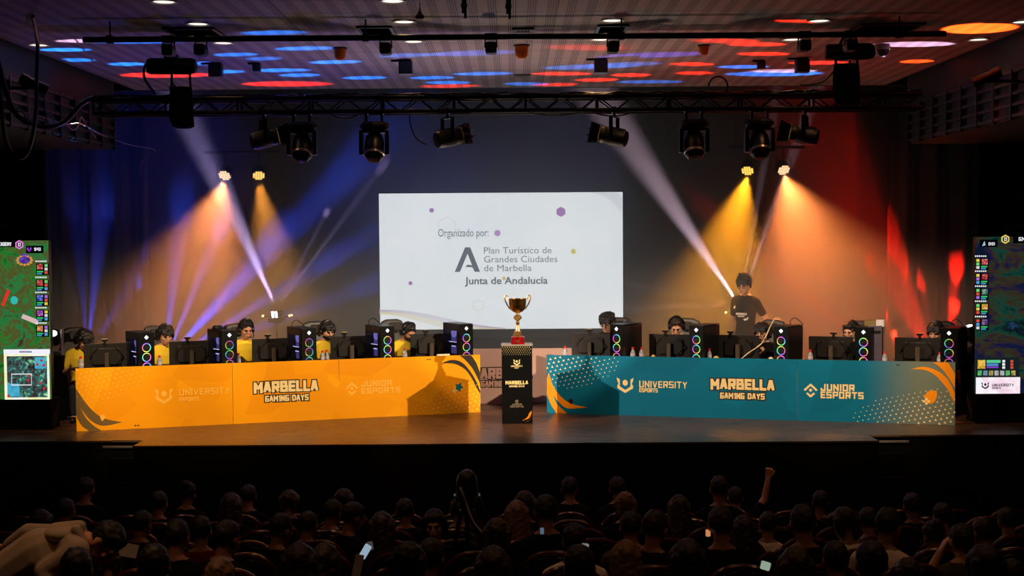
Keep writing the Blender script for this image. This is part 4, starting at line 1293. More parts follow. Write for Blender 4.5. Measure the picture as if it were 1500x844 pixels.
# teal counter
b3 = board(PLR, 0, u_j, TEAL1, 'long teal printed counter board with the university and event logos')
b4 = board(PLR, u_j, PLR.L, TEAL2, 'short teal printed counter board with the junior logo fading to grey at its end')
W3, W4 = u_j - .004, PLR.L - u_j - .006
art(PLR, b3, 'swoosh', SWO, swoosh([(66, 215), (95, 305), (145, 375), (215, 427), (335, 455)], [(40, 285), (100, 375), (140, 425), (200, 462), (335, 455)], c7, W3))
art(PLR, b3, 'swoosh', SWO, swoosh([(40, 270), (92, 365), (112, 415), (150, 460), (215, 515)], [(40, 330), (55, 370), (80, 435), (115, 490), (135, 520)], c7, W3))
art(PLR, b3, 'triangle_print', CREAM, dots((0.01, BH - .01), .018, 1.15, .52, W3, 5, cut=.16))
def fn(mb, q, y):
    x, z = q(936.5, 567.5); block_text(mb, 'UNIVERSITY', x, z, .085, 1.25, 1.3, width=q(1006.5, 565)[0] - x, y=y)
    x, z = q(936.5, 574.5); block_text(mb, 'ESPORTS', x, z, .052, 1.4, 1.2, width=q(963.5, 572)[0] - x, y=y)
art(PLR, b3, 'lettering', CREAM, fn)
art(PLR, b3, 'logo', CREAM, lambda mb, q, y: university_logo(mb, q(915.8, 564.5)[0], q(915.8, 564.5)[1], .2, y=y))
mk = marbella(1041, 1134.5, 555, 571, 1055, 1120, 575, 584)
art(PLR, b3, 'lettering_outline', INK, mk(.013, 0.0))
art(PLR, b3, 'lettering', CREAM, mk(0.0, -.0012))
def fn(mb, q, y):
    x, z = q(*c7(216, 412))
    for dx, dz in ((0, .02), (0, -.02), (.02, 0), (-.02, 0), (0, 0)): disc(mb, x + dx, z + dz, .015, .015, .001, y, 8)
art(PLR, b3, 'emblem', INK, fn, -.0012)
def fn(mb, q, y):
    x, z = q(*c8(478, 340)); block_text(mb, 'JUNIOR', x, z, .085, 1.7, 1.0, width=q(*c8(712, 318))[0] - x, y=y)
    x, z = q(*c8(478, 391)); block_text(mb, 'ESPORTS', x, z, .085, 1.7, 1.0, width=q(*c8(774, 370))[0] - x, y=y)
art(PLR, b4, 'lettering', CREAM, fn)
art(PLR, b4, 'logo', CREAM, lambda mb, q, y: junior_logo(mb, q(*c8(410, 337))[0], q(*c8(410, 337))[1], .17, y=y))
art(PLR, b4, 'swoosh', SWO, swoosh([(1098, 191), (1180, 176), (1255, 192), (1322, 232), (1372, 295), (1415, 400)], [(1098, 191), (1190, 197), (1260, 230), (1315, 285), (1355, 340), (1408, 450)], c8, W4))
art(PLR, b4, 'swoosh', SWO, swoosh([(1345, 130), (1365, 165), (1390, 205), (1415, 255)], [(1225, 130), (1300, 180), (1350, 240), (1415, 345)], c8, W4))
art(PLR, b4, 'triangle_print', CREAM, dots((W4, 0.0), .019, 1.35, .5, W4, 6, cut=.12))
def fn(mb, q, y):
    x, z = q(*c8(1234, 386)); mb.prism([(x - .075, z - .0), (x - .045, z + .06), (x + .0, z + .085), (x + .07, z + .08), (x + .075, z + .02), (x + .045, z - .055), (x, z - .08), (x - .05, z - .07)], .001, T(0, y, 0))
art(PLR, b4, 'emblem', SWO, fn, -.0012)
def fn(mb, q, y):
    x, z = q(*c8(1205, 413))
    for dx, dz in ((0, .026), (0, -.026), (.026, 0), (-.026, 0)): disc(mb, x + dx, z + dz, .017, .017, .001, y, 10)
art(PLR, b4, 'emblem', CREAM, fn, -.0024)
def fn(mb, q, y):
    for a in (1003, 1018):
        x, z = q(*c8(a, 163)); mb.prism([(x - .015, z - .006), (x + .015, z - .006), (x, z + .012)], .001, T(0, y, 0))
art(PLR, b4, 'registration_mark', INK, fn)

# pinkish board standing behind the cup
PLB = Plane(Vector((P(640, 592, 17.7).x, 17.7, 0)), Vector((P(842, 592, 17.7).x, 17.7, 0)))
b5 = board(PLB, 0, PLB.L, facet_mat('pale_printed_board', (222, 190, 176), .05), 'pale pinkish printed board standing behind the cup pedestal between the two counters')
mk = marbella(691, 779, 540, 556, 705, 765, 558, 567)
art(PLB, b5, 'lettering_outline', INK, mk(.013, 0.0))
art(PLB, b5, 'lettering', pm('pale_print', (222, 186, 168), .5, var=.03), mk(0.0, -.0012))

# ------------------------------------------------------------------ pedestal and cup
PD = 15.78
pw = 45 / pxm(PD)
ph = P(757, 507, PD).z
px_ = P(757.5, 560, PD).x
pb = pm('black_gloss_board', (9, 9, 9), .45, var=.2, spec=.25)
ped = empty('pedestal', (px_, PD, 0), 0, 'tall black printed pedestal under the winners cup between the two counters', 'pedestal')
bx = MB().box((0, pw / 2, ph / 2), (pw, pw, ph)).build('box', pb, ped, bevel=.004)
MB().box((0, pw / 2, ph + .004), (pw + .01, pw + .01, .012)).build('top_plate', pm('grey_top_plate', (150, 140, 125), .45), ped, bevel=.002)
def pq(px, py): return (P(px, py, PD).x - px_, P(757, py, PD).z)
mb = MB()
university_logo(mb, pq(757, 531)[0], pq(757, 531)[1], .075, y=-.001)
x, z = pq(748.5, 537.7); block_text(mb, 'UNIVERSITY', x, z, .02, 1.3, 1.3, width=pq(765.5, 535)[0] - x, y=-.001)
x, z = pq(753.5, 540); block_text(mb, 'ESPORTS', x, z, .012, 1.3, 1.3, width=.05, y=-.001)
x, z = pq(740.5, 563.3); block_text(mb, 'MARBELLA', x, z, .045, 2.0, .8, width=pq(773.5, 560)[0] - x, y=-.001)
x, z = pq(746, 567.3); block_text(mb, 'GAM1NG DAYS', x, z, .022, 1.8, .9, width=pq(768, 560)[0] - x, y=-.001)
mb.build('lettering', CREAM, ped, smooth=False)
mb = MB()
junior_logo(mb, pq(757, 588.5)[0], pq(757, 588.5)[1], .05, y=-.001)
x, z = pq(749.5, 593.8); block_text(mb, 'JUNIOR', x, z, .02, 1.6, 1.0, width=.125, y=-.001)
x, z = pq(747.5, 597); block_text(mb, 'ESPORTS', x, z, .02, 1.6, 1.0, width=.16, y=-.001)
mb.build('lettering', pm('dim_cream_print', (150, 136, 110), .5), ped, smooth=False)
mb = MB()
hw = pw / 2
strip_curve(mb, [(hw - .01, .16), (hw - .016, .11), (hw - .05, .06), (hw - .13, .035)], [(hw - .045, .125), (hw - .055, .09), (hw - .085, .06), (hw - .13, .035)], .001, -.001)
strip_curve(mb, [(hw - .006, .12), (hw - .016, .08), (hw - .05, .035), (hw - .1, .014)], [(hw - .012, .09), (hw - .03, .06), (hw - .055, .03), (hw - .1, .014)], .001, -.0014)
mb.build('swoosh', SWO, ped, smooth=False)
mb = MB()
for i in range(14):
    for j in range(5):
        u = -hw + .015 + i * .027 + (j % 2) * .013; v = ph - .015 - j * .022
        k = 1 - j / 5 - abs(u) * .9
        if u < hw - .01 and k > 0: mb.prism([(u - .005 * (.5 + k), v - .004), (u + .005 * (.5 + k), v - .004), (u, v + .005)], .001, T(0, -.001, 0))
mb.build('triangle_print', CREAM, ped, smooth=False)

GOLD = pm('polished_gold', (250, 212, 130), .3, 1.0, var=.05)
cup = empty('winners_cup', (P(758.5, 500, PD + .19).x, PD + .19, ph + .01), 0, 'gold two-handled winners cup on a red base on top of the black pedestal', 'trophy')
k = 1 / 4.02 / 120.4
def cz(y): return (308 - y) * k
rb = MB().box((0, 0, cz(286)), (80 * k, 80 * k, 44 * k), taper=.94)
rb.build('base', pm('red_marble', (126, 14, 18), .25, var=.35, scale=30), cup, bevel=.003)
MB().box((0, -40 * k + .0005, cz(288)), (.05, .002, .02)).build('name_plate', GOLD, rb and cup, smooth=False)
MB().lathe([(25 * k, cz(264)), (27 * k, cz(250)), (22 * k, cz(244)), (24 * k, cz(236)), (17 * k, cz(226)), (14 * k, cz(212)), (11 * k, cz(206)), (7 * k, cz(196)), (11 * k, cz(186)), (12 * k, cz(180)), (7 * k, cz(172)), (11 * k, cz(168)),
            (22 * k, cz(158)), (26 * k, cz(150)), (21 * k, cz(141)), (11 * k, cz(133)), (9 * k, cz(126)), (16 * k, cz(121))], 28).build('stem', GOLD, cup)
MB().lathe([(14 * k, cz(122)), (30 * k, cz(114)), (42 * k, cz(102)), (48 * k, cz(88)), (51 * k, cz(70)), (52 * k, cz(46)), (54 * k, cz(38)), (51 * k, cz(37)), (48 * k, cz(60)), (44 * k, cz(88)), (20 * k, cz(108)), (.001, cz(110))], 32, cap=False).build('bowl', pm('gold_dark_reflection', (190, 140, 66), .25, 1.0, var=.05), cup)  # bowl gold darkened in colour for the black it reflects
for s in (-1, 1):
    pts = catmull([(s * 44 * k, 0, cz(100)), (s * 54 * k, 0, cz(86)), (s * 66 * k, 0, cz(66)), (s * 76 * k, 0, cz(40)), (s * 74 * k, 0, cz(22)), (s * 63 * k, 0, cz(18)), (s * 57 * k, 0, cz(30)), (s * 62 * k, 0, cz(42))], 6)
    MB().tube(pts, [.009 if i < 30 else .007 for i in range(len(pts))], 8).build('handle', GOLD, cup)
MB().lathe([(16 * k, cz(262)), (30 * k, cz(262)), (30 * k, cz(266)), (16 * k, cz(266))], 24).build('collar', GOLD, cup)

# ------------------------------------------------------------------ tables behind the boards
TZ = 0.675
WOODT = pm('grey_laminate', (60, 56, 54), .5)
def table(pl, u0, u1, label):
    L = u1 - u0
    e = empty('folding_table', pl.at((u0 + u1) / 2, .46), pl.rz, label, 'table', 'tables behind the counters')
    MB().box((0, 0, TZ - .015), (L - .01, .8, .03)).build('tabletop', WOODT, e, bevel=.004)
    for sx_ in (-1, 1):
        for sy in (-1, 1):
            MB().cyl((sx_ * (L / 2 - .12), sy * .32, 0), (sx_ * (L / 2 - .12), sy * .32, TZ - .03), .016).build('leg', GREYM, e)
        MB().cyl((sx_ * (L / 2 - .12), -.32, .2), (sx_ * (L / 2 - .12), .32, .2), .01).build('brace', GREYM, e)
for pl, nm in ((PLL, 'yellow'), (PLR, 'teal')):
    a = pl.L / 3
    for i, w_ in enumerate(('outer', 'middle', 'inner') if nm == 'yellow' else ('inner', 'middle', 'outer')):
        table(pl, i * a + .02, (i + 1) * a - .02, 'grey folding table hidden behind the %s counter, %s one' % (nm, w_))

# ------------------------------------------------------------------ computers
def hue_mat():
    m = bpy.data.materials.new('rainbow_ring_light'); nt, b = nodes_of(m)
    tc = nt.nodes.new('ShaderNodeTexCoord'); sp = nt.nodes.new('ShaderNodeSeparateXYZ'); nt.links.new(tc.outputs['Object'], sp.inputs[0])
    at = nt.nodes.new('ShaderNodeMath'); at.operation = 'ARCTAN2'; nt.links.new(sp.outputs['Z'], at.inputs[0]); nt.links.new(sp.outputs['X'], at.inputs[1])
    oi = nt.nodes.new('ShaderNodeObjectInfo')
    f = mnode(nt, 'FRACT', mnode(nt, 'ADD', mnode(nt, 'ADD', mnode(nt, 'DIVIDE', at.outputs[0], 2 * PI), 1.5), oi.outputs['Random']))
    cc = nt.nodes.new('ShaderNodeCombineColor'); cc.mode = 'HSV'; cc.inputs[1].default_value = .82; cc.inputs[2].default_value = 1
    nt.links.new(f, cc.inputs[0]); nt.links.new(cc.outputs[0], b.inputs['Emission Color']); b.inputs['Emission Strength'].default_value = 1.15
    b.inputs['Base Color'].default_value = (.01, .01, .01, 1)
    return m
HUE = hue_mat()
PCH, PCW, PCD = .475, .2, .43
DIAM = em('white_logo_light', (250, 240, 255), 2.2)
def glass_mat():
    m = bpy.data.materials.new('smoked_side_glass'); nt, b = nodes_of(m)
    tr = nt.nodes.new('ShaderNodeBsdfTransparent'); tr.inputs[0].default_value = (.8, .8, .85, 1)
    gl = nt.nodes.new('ShaderNodeBsdfGlossy'); gl.inputs['Roughness'].default_value = .05
    mx = nt.nodes.new('ShaderNodeMixShader'); mx.inputs[0].default_value = .06
    nt.links.new(tr.outputs[0], mx.inputs[1]); nt.links.new(gl.outputs[0], mx.inputs[2]); nt.links.new(mx.outputs[0], nt.nodes['Material Output'].inputs['Surface'])
    return m
GLASS = glass_mat()
def make_pc():
    e = empty('computer_tower')
    t = .012
    c = MB()
    c.box((0, 0, PCH - t / 2), (PCW, PCD, t)).box((0, 0, .02), (PCW, PCD, t)).box((PCW / 2 - t / 2, 0, PCH / 2), (t, PCD, PCH - .04)).box((0, PCD / 2 - t / 2, PCH / 2), (PCW, t, PCH - .04))
    c.box((-PCW / 2 + .004, 0, PCH - .05), (.008, PCD, .09)).box((-PCW / 2 + .004, 0, .05), (.008, PCD, .06)).box((-PCW / 2 + .004, -PCD / 2 + .035, PCH / 2), (.008, .07, PCH - .04))
    for x in (-.07, .07):
        for y in (-.16, .16):
            c.cyl((x, y, 0), (x, y, .02), .014)
    c.build('case', BLKP, e, smooth=False)
    MB().rbox((0, -PCD / 2 - .008, PCH / 2), (PCW, .016, PCH - .01), .006, axis='y').build('front_panel', pm('black_gloss_panel', (10, 10, 11), .25, var=.1), e, smooth=False)
    MB().box((.02, .02, PCH / 2), (.008, PCD - .06, PCH - .12)).build('motherboard', pm('dim_board', (38, 36, 52), .5, emit=(90, 80, 150), estr=.7, scale=40, var=.6), e, smooth=False)
    g = MB().rbox((-.03, .03, .2), (.06, .25, .045), .008, axis='y').build('graphics_card', BLKP, e)
    MB().box((-.055, .03, .225), (.012, .2, .006)).box((-.062, .0, .17), (.004, .1, .01)).build('light_bar', em('violet_white_light', (214, 205, 255), 1.6), g, smooth=False)
    f = MB().lathe([(.055, -.012), (.06, 0), (.055, .012), (.012, .01), (.012, -.01), (.055, -.012)], 20, T(.0, .1, .335) @ RY(PI / 2), cap=False).build('cooler', pm('dim_cooler', (70, 66, 96), .4, emit=(140, 130, 210), estr=.9), e)
    tb = MB().tube(catmull([(0, .1, .39), (-.04, .06, .4), (-.045, -.03, .37), (-.03, -.06, .33)], 5), .008, 6).build('cooling_tube', em('blue_white_tube', (150, 160, 255), 1.0), e)
    MB().box((-PCW / 2 + .001, .035, PCH / 2 - .005), (.003, PCD - .075, PCH - .16)).build('side_glass', GLASS, e, smooth=False)
    # logo light and three ring fans on the front
    s = .026
    MB().add([(0, 0, -s), (s, 0, 0), (0, 0, s), (-s, 0, 0), (0, -.004, -s), (s, -.004, 0), (0, -.004, s), (-s, -.004, 0)], [(0, 1, 2, 3), (7, 6, 5, 4), (0, 4, 5, 1), (1, 5, 6, 2), (2, 6, 7, 3), (3, 7, 4, 0)]).build('logo_light', DIAM, e, (0.0, -PCD / 2 - .017, PCH - .06), smooth=False)
    for k in range(3):
        z = PCH - .185 - k * .118
        MB().lathe([(.045, -.006), (.053, -.008), (.056, 0), (.045, 0)], 32, RX(PI / 2), cap=False).build('fan_ring', HUE, e, (0.0, -PCD / 2 - .016, z))
        fb = MB().cyl((0, 0, 0), (0, .006, 0), .016)
        for i in range(7):
            fb.box((0, .003, .03), (.016, .002, .03), RY(2 * PI * i / 7) )
        fb.build('fan', BLKP, e, (0.0, -PCD / 2 - .021, z))
    return e
pc0 = make_pc()
pcs = [(PLL, 204.6, 36), (PLL, 325, 36), (PLL, 441.5, 34), (PLL, 556, 32), (PLL, 670.5, 32), (PLR, 917.5, -38), (PLR, 1032.5, -36), (PLR, 1155, -35), (PLR, 1274, -34), (PLR, 1398, -34)]
side = lambda i: ('yellow', i) if i < 5 else ('teal', 9 - i)
ORD_OUT = ['outermost', 'second from the outer end', 'middle one', 'second from the cup', 'nearest the cup']
for i, (pl, px, yaw) in enumerate(pcs):
    e = pc0 if i == 0 else dup(pc0)
    e.location = pl.at(pl.uv(px, 500, .36)[0], .36, TZ)
    e.rotation_euler = (0, 0, math.radians(yaw))
    c, k = side(i)
    tag(e, 'black computer tower with three rainbow rings on the %s counter, %s' % (c, ORD_OUT[k]), 'computer', 'computer towers on the counters')
def make_monitor():
    e = empty('monitor')
    b = MB().box((0, 0, .172), (.54, .012, .315)).rbox((0, -.018, .17), (.34, .03, .2), .03, axis='y')
    b.build('housing', pm('dark_monitor_plastic', (30, 27, 24), .42, var=.15), e, bevel=.004)
    MB().box((0, .0075, .175), (.525, .003, .295)).build('screen', em('monitor_glow', (90, 110, 150), .8), e, smooth=False)
    # angular ridge on the back, and the stand
    r = MB()
    for a, b_ in (((0.10, .06), (.2, .17)), ((.2, .17), (.1, .28)), ((-.2, .17), (-.1, .28))):
        dx, dz = b_[0] - a[0], b_[1] - a[1]
        r.box(((a[0] + b_[0]) / 2, -.036, (a[1] + b_[1]) / 2), (.012, .008, math.hypot(dx, dz)), T((a[0] + b_[0]) / 2, 0, (a[1] + b_[1]) / 2) @ RY(math.atan2(dx, dz)) @ T(-(a[0] + b_[0]) / 2, 0, -(a[1] + b_[1]) / 2))
    r.build('ridge', pm('ridge_plastic', (14, 13, 12), .35), e, smooth=False)
    s = MB().rbox((0, -.06, .115), (.055, .035, .2), .012).box((0, -.045, .19), (.05, .05, .05))
    s.build('stand_post', pm('stand_brown', (74, 62, 46), .45), e, bevel=.003)
    MB().rbox((0, -.03, .008), (.26, .2, .016), .05).build('stand_foot', BLKM, e)
    return e
m0 = make_monitor()
w0 = None
def make_webcam():
    e = empty('webcam')
    MB().rbox((0, -.004, .038), (.085, .03, .026), .012, axis='y').build('body', BLKP, e)
    MB().box((0, -.02, .0525), (.07, .006, .006)).box((0, 0, .053), (.075, .026, .003)).build('top_band', pm('cream_plastic', (196, 176, 130), .5), e, smooth=False)
    MB().box((0, .0, .012), (.035, .03, .025)).box((0, -.018, -.008), (.03, .006, .03)).build('clip', BLKP, e, smooth=False)
    MB().cyl((0, .009, .038), (0, .016, .038), .009).build('lens', pm('lens_glass', (20, 22, 30), .1), e)
    return e
w0 = make_webcam()
mons = [(PLL, 156, 18), (PLL, 280, 20), (PLL, 400, 20), (PLL, 514, 20), (PLL, 630, 20), (PLR, 866, -20), (PLR, 981, -18), (PLR, 1081.5, -18), (PLR, 1217, -16), (PLR, 1344, -16)]
wcx = [153.5, 274.5, 392, 504, 623, 863.5, 974.5, 1070, 1221, 1347]
for i, (pl, px, yaw) in enumerate(mons):
    e = m0 if i == 0 else dup(m0)
    e.location = pl.at(pl.uv(px, 500, .5)[0], .5, TZ)
    e.rotation_euler = (0, 0, math.radians(yaw))
    c, k = side(i)
    tag(e, 'back of a dark flat monitor on the %s counter, %s' % (c, ORD_OUT[k]), 'monitor', 'monitors on the counters')
    q = w0 if i == 0 else dup(w0)
    dx = (wcx[i] - px) / pxm(16.4)
    q.location = e.location + Vector((dx * math.cos(math.radians(yaw)), dx * math.sin(math.radians(yaw)), .332))
    q.rotation_euler = e.rotation_euler
    tag(q, 'webcam clipped on the monitor %s on the %s counter' % (ORD_OUT[k], c), 'webcam', 'webcams on the monitors')
# keyboards in front of the players
kb0 = None
for i, (pl, px, yaw) in enumerate(mons):
    loc = pl.at(pl.uv(px - (30 if i < 5 else -30), 500, .66)[0], .69, TZ)
    c, k = side(i)
    lab = 'black keyboard behind the monitor %s on the %s counter' % (ORD_OUT[k], c)
    if kb0 is None:
        kb0 = empty('keyboard', loc, pl.rz + PI, lab, 'keyboard', 'keyboards behind the monitors')
        MB().rbox((0, 0, .012), (.42, .14, .018), .01).box((0, 0, .002), (.38, .1, .004)).build('body', BLKP, kb0)
        kk = MB()
        for a in range(14):
            for b_ in range(5):
                kk.box((-.18 + a * .0277, -.048 + b_ * .024, .024), (.022, .019, .008))
        kk.build('keys', pm('dark_keys', (28, 28, 32), .5), kb0, smooth=False)
    else:
        dup(kb0, loc, pl.rz + PI, lab)
# water bottles with red caps
BOT = pm('clear_bottle', (150, 150, 155), .12, var=.05, spec=.8)
bt = [(PLL, 118, .5), (PLL, 233.5, .3), (PLL, 349, .25), (PLL, 472.5, .25), (PLL, 478.5, .3), (PLL, 593, .25), (PLR, 828, .22), (PLR, 927, .2), (PLR, 940, .2), (PLR, 1039, .2), (PLR, 1187, .25), (PLR, 1296, .2), (PLR, 1376.5, .25)]
blab = ['beside the outermost yellow-shirted player', 'in front of the yellow-shirted player next to the outermost one', 'in front of the yellow-shirted player in the middle', 'left one of the pair in front of the bearded yellow-shirted player', 'right one of the pair in front of the bearded yellow-shirted player', 'in front of the yellow-shirted player nearest the cup',
        'at the cup end of the teal counter', 'left of the pair by the innermost teal-side tower', 'right of the pair by the innermost teal-side tower', 'below the standing man on the teal counter', 'in front of the fourth monitor of the teal counter', 'beside the silver-sided tower of the teal counter', 'beside the outermost tower of the teal counter']
bot0 = None
for (pl, px, dy), lab in zip(bt, blab):
    loc = pl.at(pl.uv(px, 515, dy)[0], dy, TZ)
    lab = 'red-capped water bottle ' + lab
    if bot0 is None:
        bot0 = empty('water_bottle', loc, 0, lab, 'bottle', 'water bottles on the counters')
        MB().lathe([(.028, 0), (.031, .004), (.031, .05), (.029, .06), (.031, .07), (.031, .105), (.024, .13), (.013, .148), (.013, .156)], 16).build('bottle', BOT, bot0)
        MB().lathe([(.0315, .062), (.032, .064), (.032, .098), (.0315, .1)], 16, cap=False).build('paper_label', pm('bottle_label', (190, 180, 190), .6), bot0)
        MB().cyl((0, 0, .152), (0, 0, .178), .0155, seg=14).build('cap', pm('red_cap', (214, 34, 40), .4), bot0)
    else:
        dup(bot0, loc, label=lab)
# things on the towers and counters
def pc_top(i, dx, dy):
    pl, px, yaw = pcs[i]
    return pl.at(pl.uv(px, 500, .36)[0] + dx, .36 + dy, TZ + PCH)
e = empty('adapter_box', pc_top(8, .07, 0), -.5, 'white and kraft adapter box lying on the silver-sided tower', 'box')
MB().rbox((.06, 0, .04), (.1, .09, .08), .012).build('white_part', pm('white_plastic', (205, 198, 204), .4), e)
MB().box((-.06, 0, .035), (.14, .09, .07)).build('kraft_part', pm('kraft', (120, 98, 54), .7), e, bevel=.004)
e = empty('headset_dock', pc_top(1, -.05, .0), .3, 'black rounded speaker puck lying on the second yellow-side tower', 'speaker')
MB().lathe([(.065, 0), (.07, .02), (.05, .05), (.001, .055)], 18).build('body', BLKP, e)
MB().cyl((.1, 0, 0), (.1, 0, .035), .02).build('knob', BLKP, e)
# open silver side panel on the fourth teal tower
pl, px, yaw = pcs[8]
q = pl.at(pl.uv(1282.5, 500, .2)[0], .2, TZ)
e = empty('loose_side_panel', pl.at(pl.uv(1282, 500, .21)[0], .21, TZ), math.radians(4), 'silver tower side panel with a black slot leaning on the fourth teal-side tower', 'panel')
MB().box((0, .0, .245), (.17, .006, .49)).build('sheet', pm('brushed_silver', (120, 112, 134), .4, .5), e, bevel=.002)
MB().box((-.0, -.004, .41), (.14, .004, .035)).build('slot', BLK, e, smooth=False)
# cable loops on the towers
for i, (dx, lab) in {3: (-.12, 'thin black cable loop on the tower second from the cup on the yellow counter'), 7: (.02, 'thin black cable loop behind the tower by the standing man'), 9: (-.03, 'thin black cable loop on the outermost teal-side tower'), 2: (-.1, 'thin black cable loop on the middle yellow-side tower')}.items():
    o = pc_top(i, dx, .1)
    pts = catmull([o + Vector((0, 0, 0)), o + Vector((.0, 0, .05)), o + Vector((.05, 0, .085)), o + Vector((.1, 0, .06)), o + Vector((.16, 0, .0))], 6)
    tag(MB().tube(pts, .005, 6).build('cable_loop', BLKP), lab, 'cable')
pts = catmull([P(1144, 467, 16.6), P(1136, 466, 16.6), P(1130, 475, 16.5), P(1124, 488, 16.4), P(1118, 500, 16.35), P(1110, 508, 16.3), P(1098, 516, 16.3), P(1089, 523, 16.25), P(1086, 526, 16.2)], 6)
tag(MB().tube(pts, .008, 6).build('white_cable', pm('white_cable', (214, 190, 160), .5)), 'white cable held by the teal-side player under the standing man', 'cable')
# small sheets and snacks on the counter edge
for j, (pl, px, s, lab) in enumerate(((PLL, 650, .1, 'white folded sheet on the yellow counter in front of the innermost tower'), (PLR, 956.5, .05, 'small yellowish snack wrapper on the teal counter'), (PLR, 1049, .06, 'small yellowish snack bag on the teal counter below the standing man'), (PLR, 1129, .05, 'small white mouse on the teal counter'))):
    o = pl.at(pl.uv(px, 520, .1)[0], .12, TZ)
    mb = MB().box((0, 0, .045), (s * 1.6, .05, .09), RX(-.15)) if j == 0 else MB().ell((0, 0, .045), (s * .7, .04, .05))
    tag(mb.build(('folded_sheet', 'snack_wrapper', 'snack_bag', 'computer_mouse')[j], pm('off_white', (220, 210, 180), .5) if j in (0, 3) else pm('yellowish_foil', (210, 180, 90), .4), None, o, (0, 0, pl.rz)), lab, ('paper', 'snack', 'snack', 'mouse')[j])

# ------------------------------------------------------------------ LED walls in the wings
def game_mat(name, cols, scale, seed, stretch=(1, 1, 1)):
    m = bpy.data.materials.new(name); nt, b = nodes_of(m)
    tc = nt.nodes.new('ShaderNodeTexCoord'); mp = nt.nodes.new('ShaderNodeMapping'); mp.inputs['Location'].default_value = (seed, seed, seed); mp.inputs['Scale'].default_value = stretch
    nt.links.new(tc.outputs['Object'], mp.inputs[0])
    nz = nt.nodes.new('ShaderNodeTexNoise'); nz.inputs['Scale'].default_value = scale; nz.inputs['Detail'].default_value = 9; nz.inputs['Roughness'].default_value = .68; nz.inputs['Distortion'].default_value = .6
    nt.links.new(mp.outputs[0], nz.inputs['Vector'])
    rp = nt.nodes.new('ShaderNodeValToRGB')
    el = rp.color_ramp.elements
    while len(el) < len(cols): el.new(.5)
    for i, c in enumerate(cols):
        el[i].position = .27 + .46 * i / (len(cols) - 1); el[i].color = lin(c)
    nt.links.new(nz.outputs['Fac'], rp.inputs[0]); nt.links.new(rp.outputs[0], b.inputs['Emission Color'])
    b.inputs['Emission Strength'].default_value = 1.0; b.inputs['Base Color'].default_value = (.01, .01, .01, 1); b.inputs['Specular IOR Level'].default_value = .1
    return m
LD = 15.6
def led_wall(px_in, px_out, pt, pb_, label, mat):
    x0, x1 = sorted((P(px_in, 460, LD).x, P(px_out, 460, LD).x))
    z1, z0 = P(px_in, pt, LD).z, P(px_in, pb_, LD).z
    e = empty('led_wall', ((x0 + x1) / 2, LD, 0), 0, label, 'LED screen')
    W, H = x1 - x0, z1 - z0
    MB().box((0, .05, (z0 + z1) / 2), (W, .08, H)).build('cabinet', BLKM, e, smooth=False)
    MB().box((0, .005, (z0 + z1) / 2), (W - .004, .01, H - .004)).build('display', mat, e, smooth=False)
    MB().box((0, .12, z0 / 2), (W, .3, z0)).build('plinth', BLKC, e, smooth=False)
    MB().box((0, .13, z0 / 2 + .7), (W * .7, .06, z0 + .9)).build('rear_support', BLKM, e, smooth=False)
    def q(px, py): return (P(px, py, LD).x - e.location.x, P(px, py, LD).z)
    return e, q
def flat(e, q, name, items, mat, y=-.002):
    mb = MB()
    for a, b_, c, d in items:
        x0, z1 = q(a, b_); x1, z0 = q(c, d)
        mb.prism([(x0, z0), (x1, z0), (x1, z1), (x0, z1)], .0015, T(0, y, 0))
    return mb.build(name, mat, e, smooth=False)
L1, q1 = led_wall(73, -62, 352, 585, 'tall LED wall in the left wing showing a green game map', game_mat('green_game_picture', [(4, 14, 10), (14, 52, 22), (34, 120, 44), (84, 70, 36), (24, 124, 62), (70, 44, 32), (10, 26, 20)], 3.6, 3))
L2, q2 = led_wall(1428.5, 1562, 347, 577, 'tall LED wall in the right wing showing a dark blue and green game map', game_mat('dark_game_picture', [(4, 6, 10), (8, 26, 30), (16, 20, 60), (50, 40, 22), (14, 60, 50), (10, 10, 20), (30, 60, 90)], 2.6, 8, (.8, 1, 1.6)))
HB = em('hud_black', (8, 8, 12), .6); HW = em('hud_white', (235, 235, 240), 1.0)
flat(L1, q1, 'hud_bar', [(-62, 353, 26, 362), (38, 360, 64, 371)], HB)
mb = MB(); x, z = q1(0, 360.5); block_text(mb, 'ACADEMY', x - .04, z, .045, 1.5, 1.2, width=q1(17, 360)[0] - x + .04, y=-.004)
x, z = q1(50.5, 367.5); block_text(mb, '9:43', x, z, .038, 1.5, 1.2, width=q1(59.5, 360)[0] - x, y=-.004); mb.build('lettering', HW, L1, smooth=False)
mb = MB(); x, z = q1(28.5, 358.5); hexa(.055, x, z, mb, -.003); mb.build('score_hexagon', em('hud_pink', (226, 130, 214), 1.0), L1, smooth=False)
mb = MB(); hexa(.038, x, z, mb, -.005); mb.build('score_hexagon', em('hud_violet', (70, 20, 80), 1.0), L1, smooth=False)
mb = MB(); block_text(mb, '0', x - .014, z - .02, .042, 1.5, y=-.007); mb.build('lettering', HW, L1, smooth=False)
mb = MB(); x, z = q1(43, 365.5)
for s in (-1, 1):
    mb.prism([(x + s * .004, z - .03), (x + s * .03, z + .005), (x + s * .02, z + .03), (x + s * .006, z + .01)], .001, T(0, -.004, 0))
mb.build('hud_icon', em('hud_purple', (150, 60, 210), 1.0), L1, smooth=False)
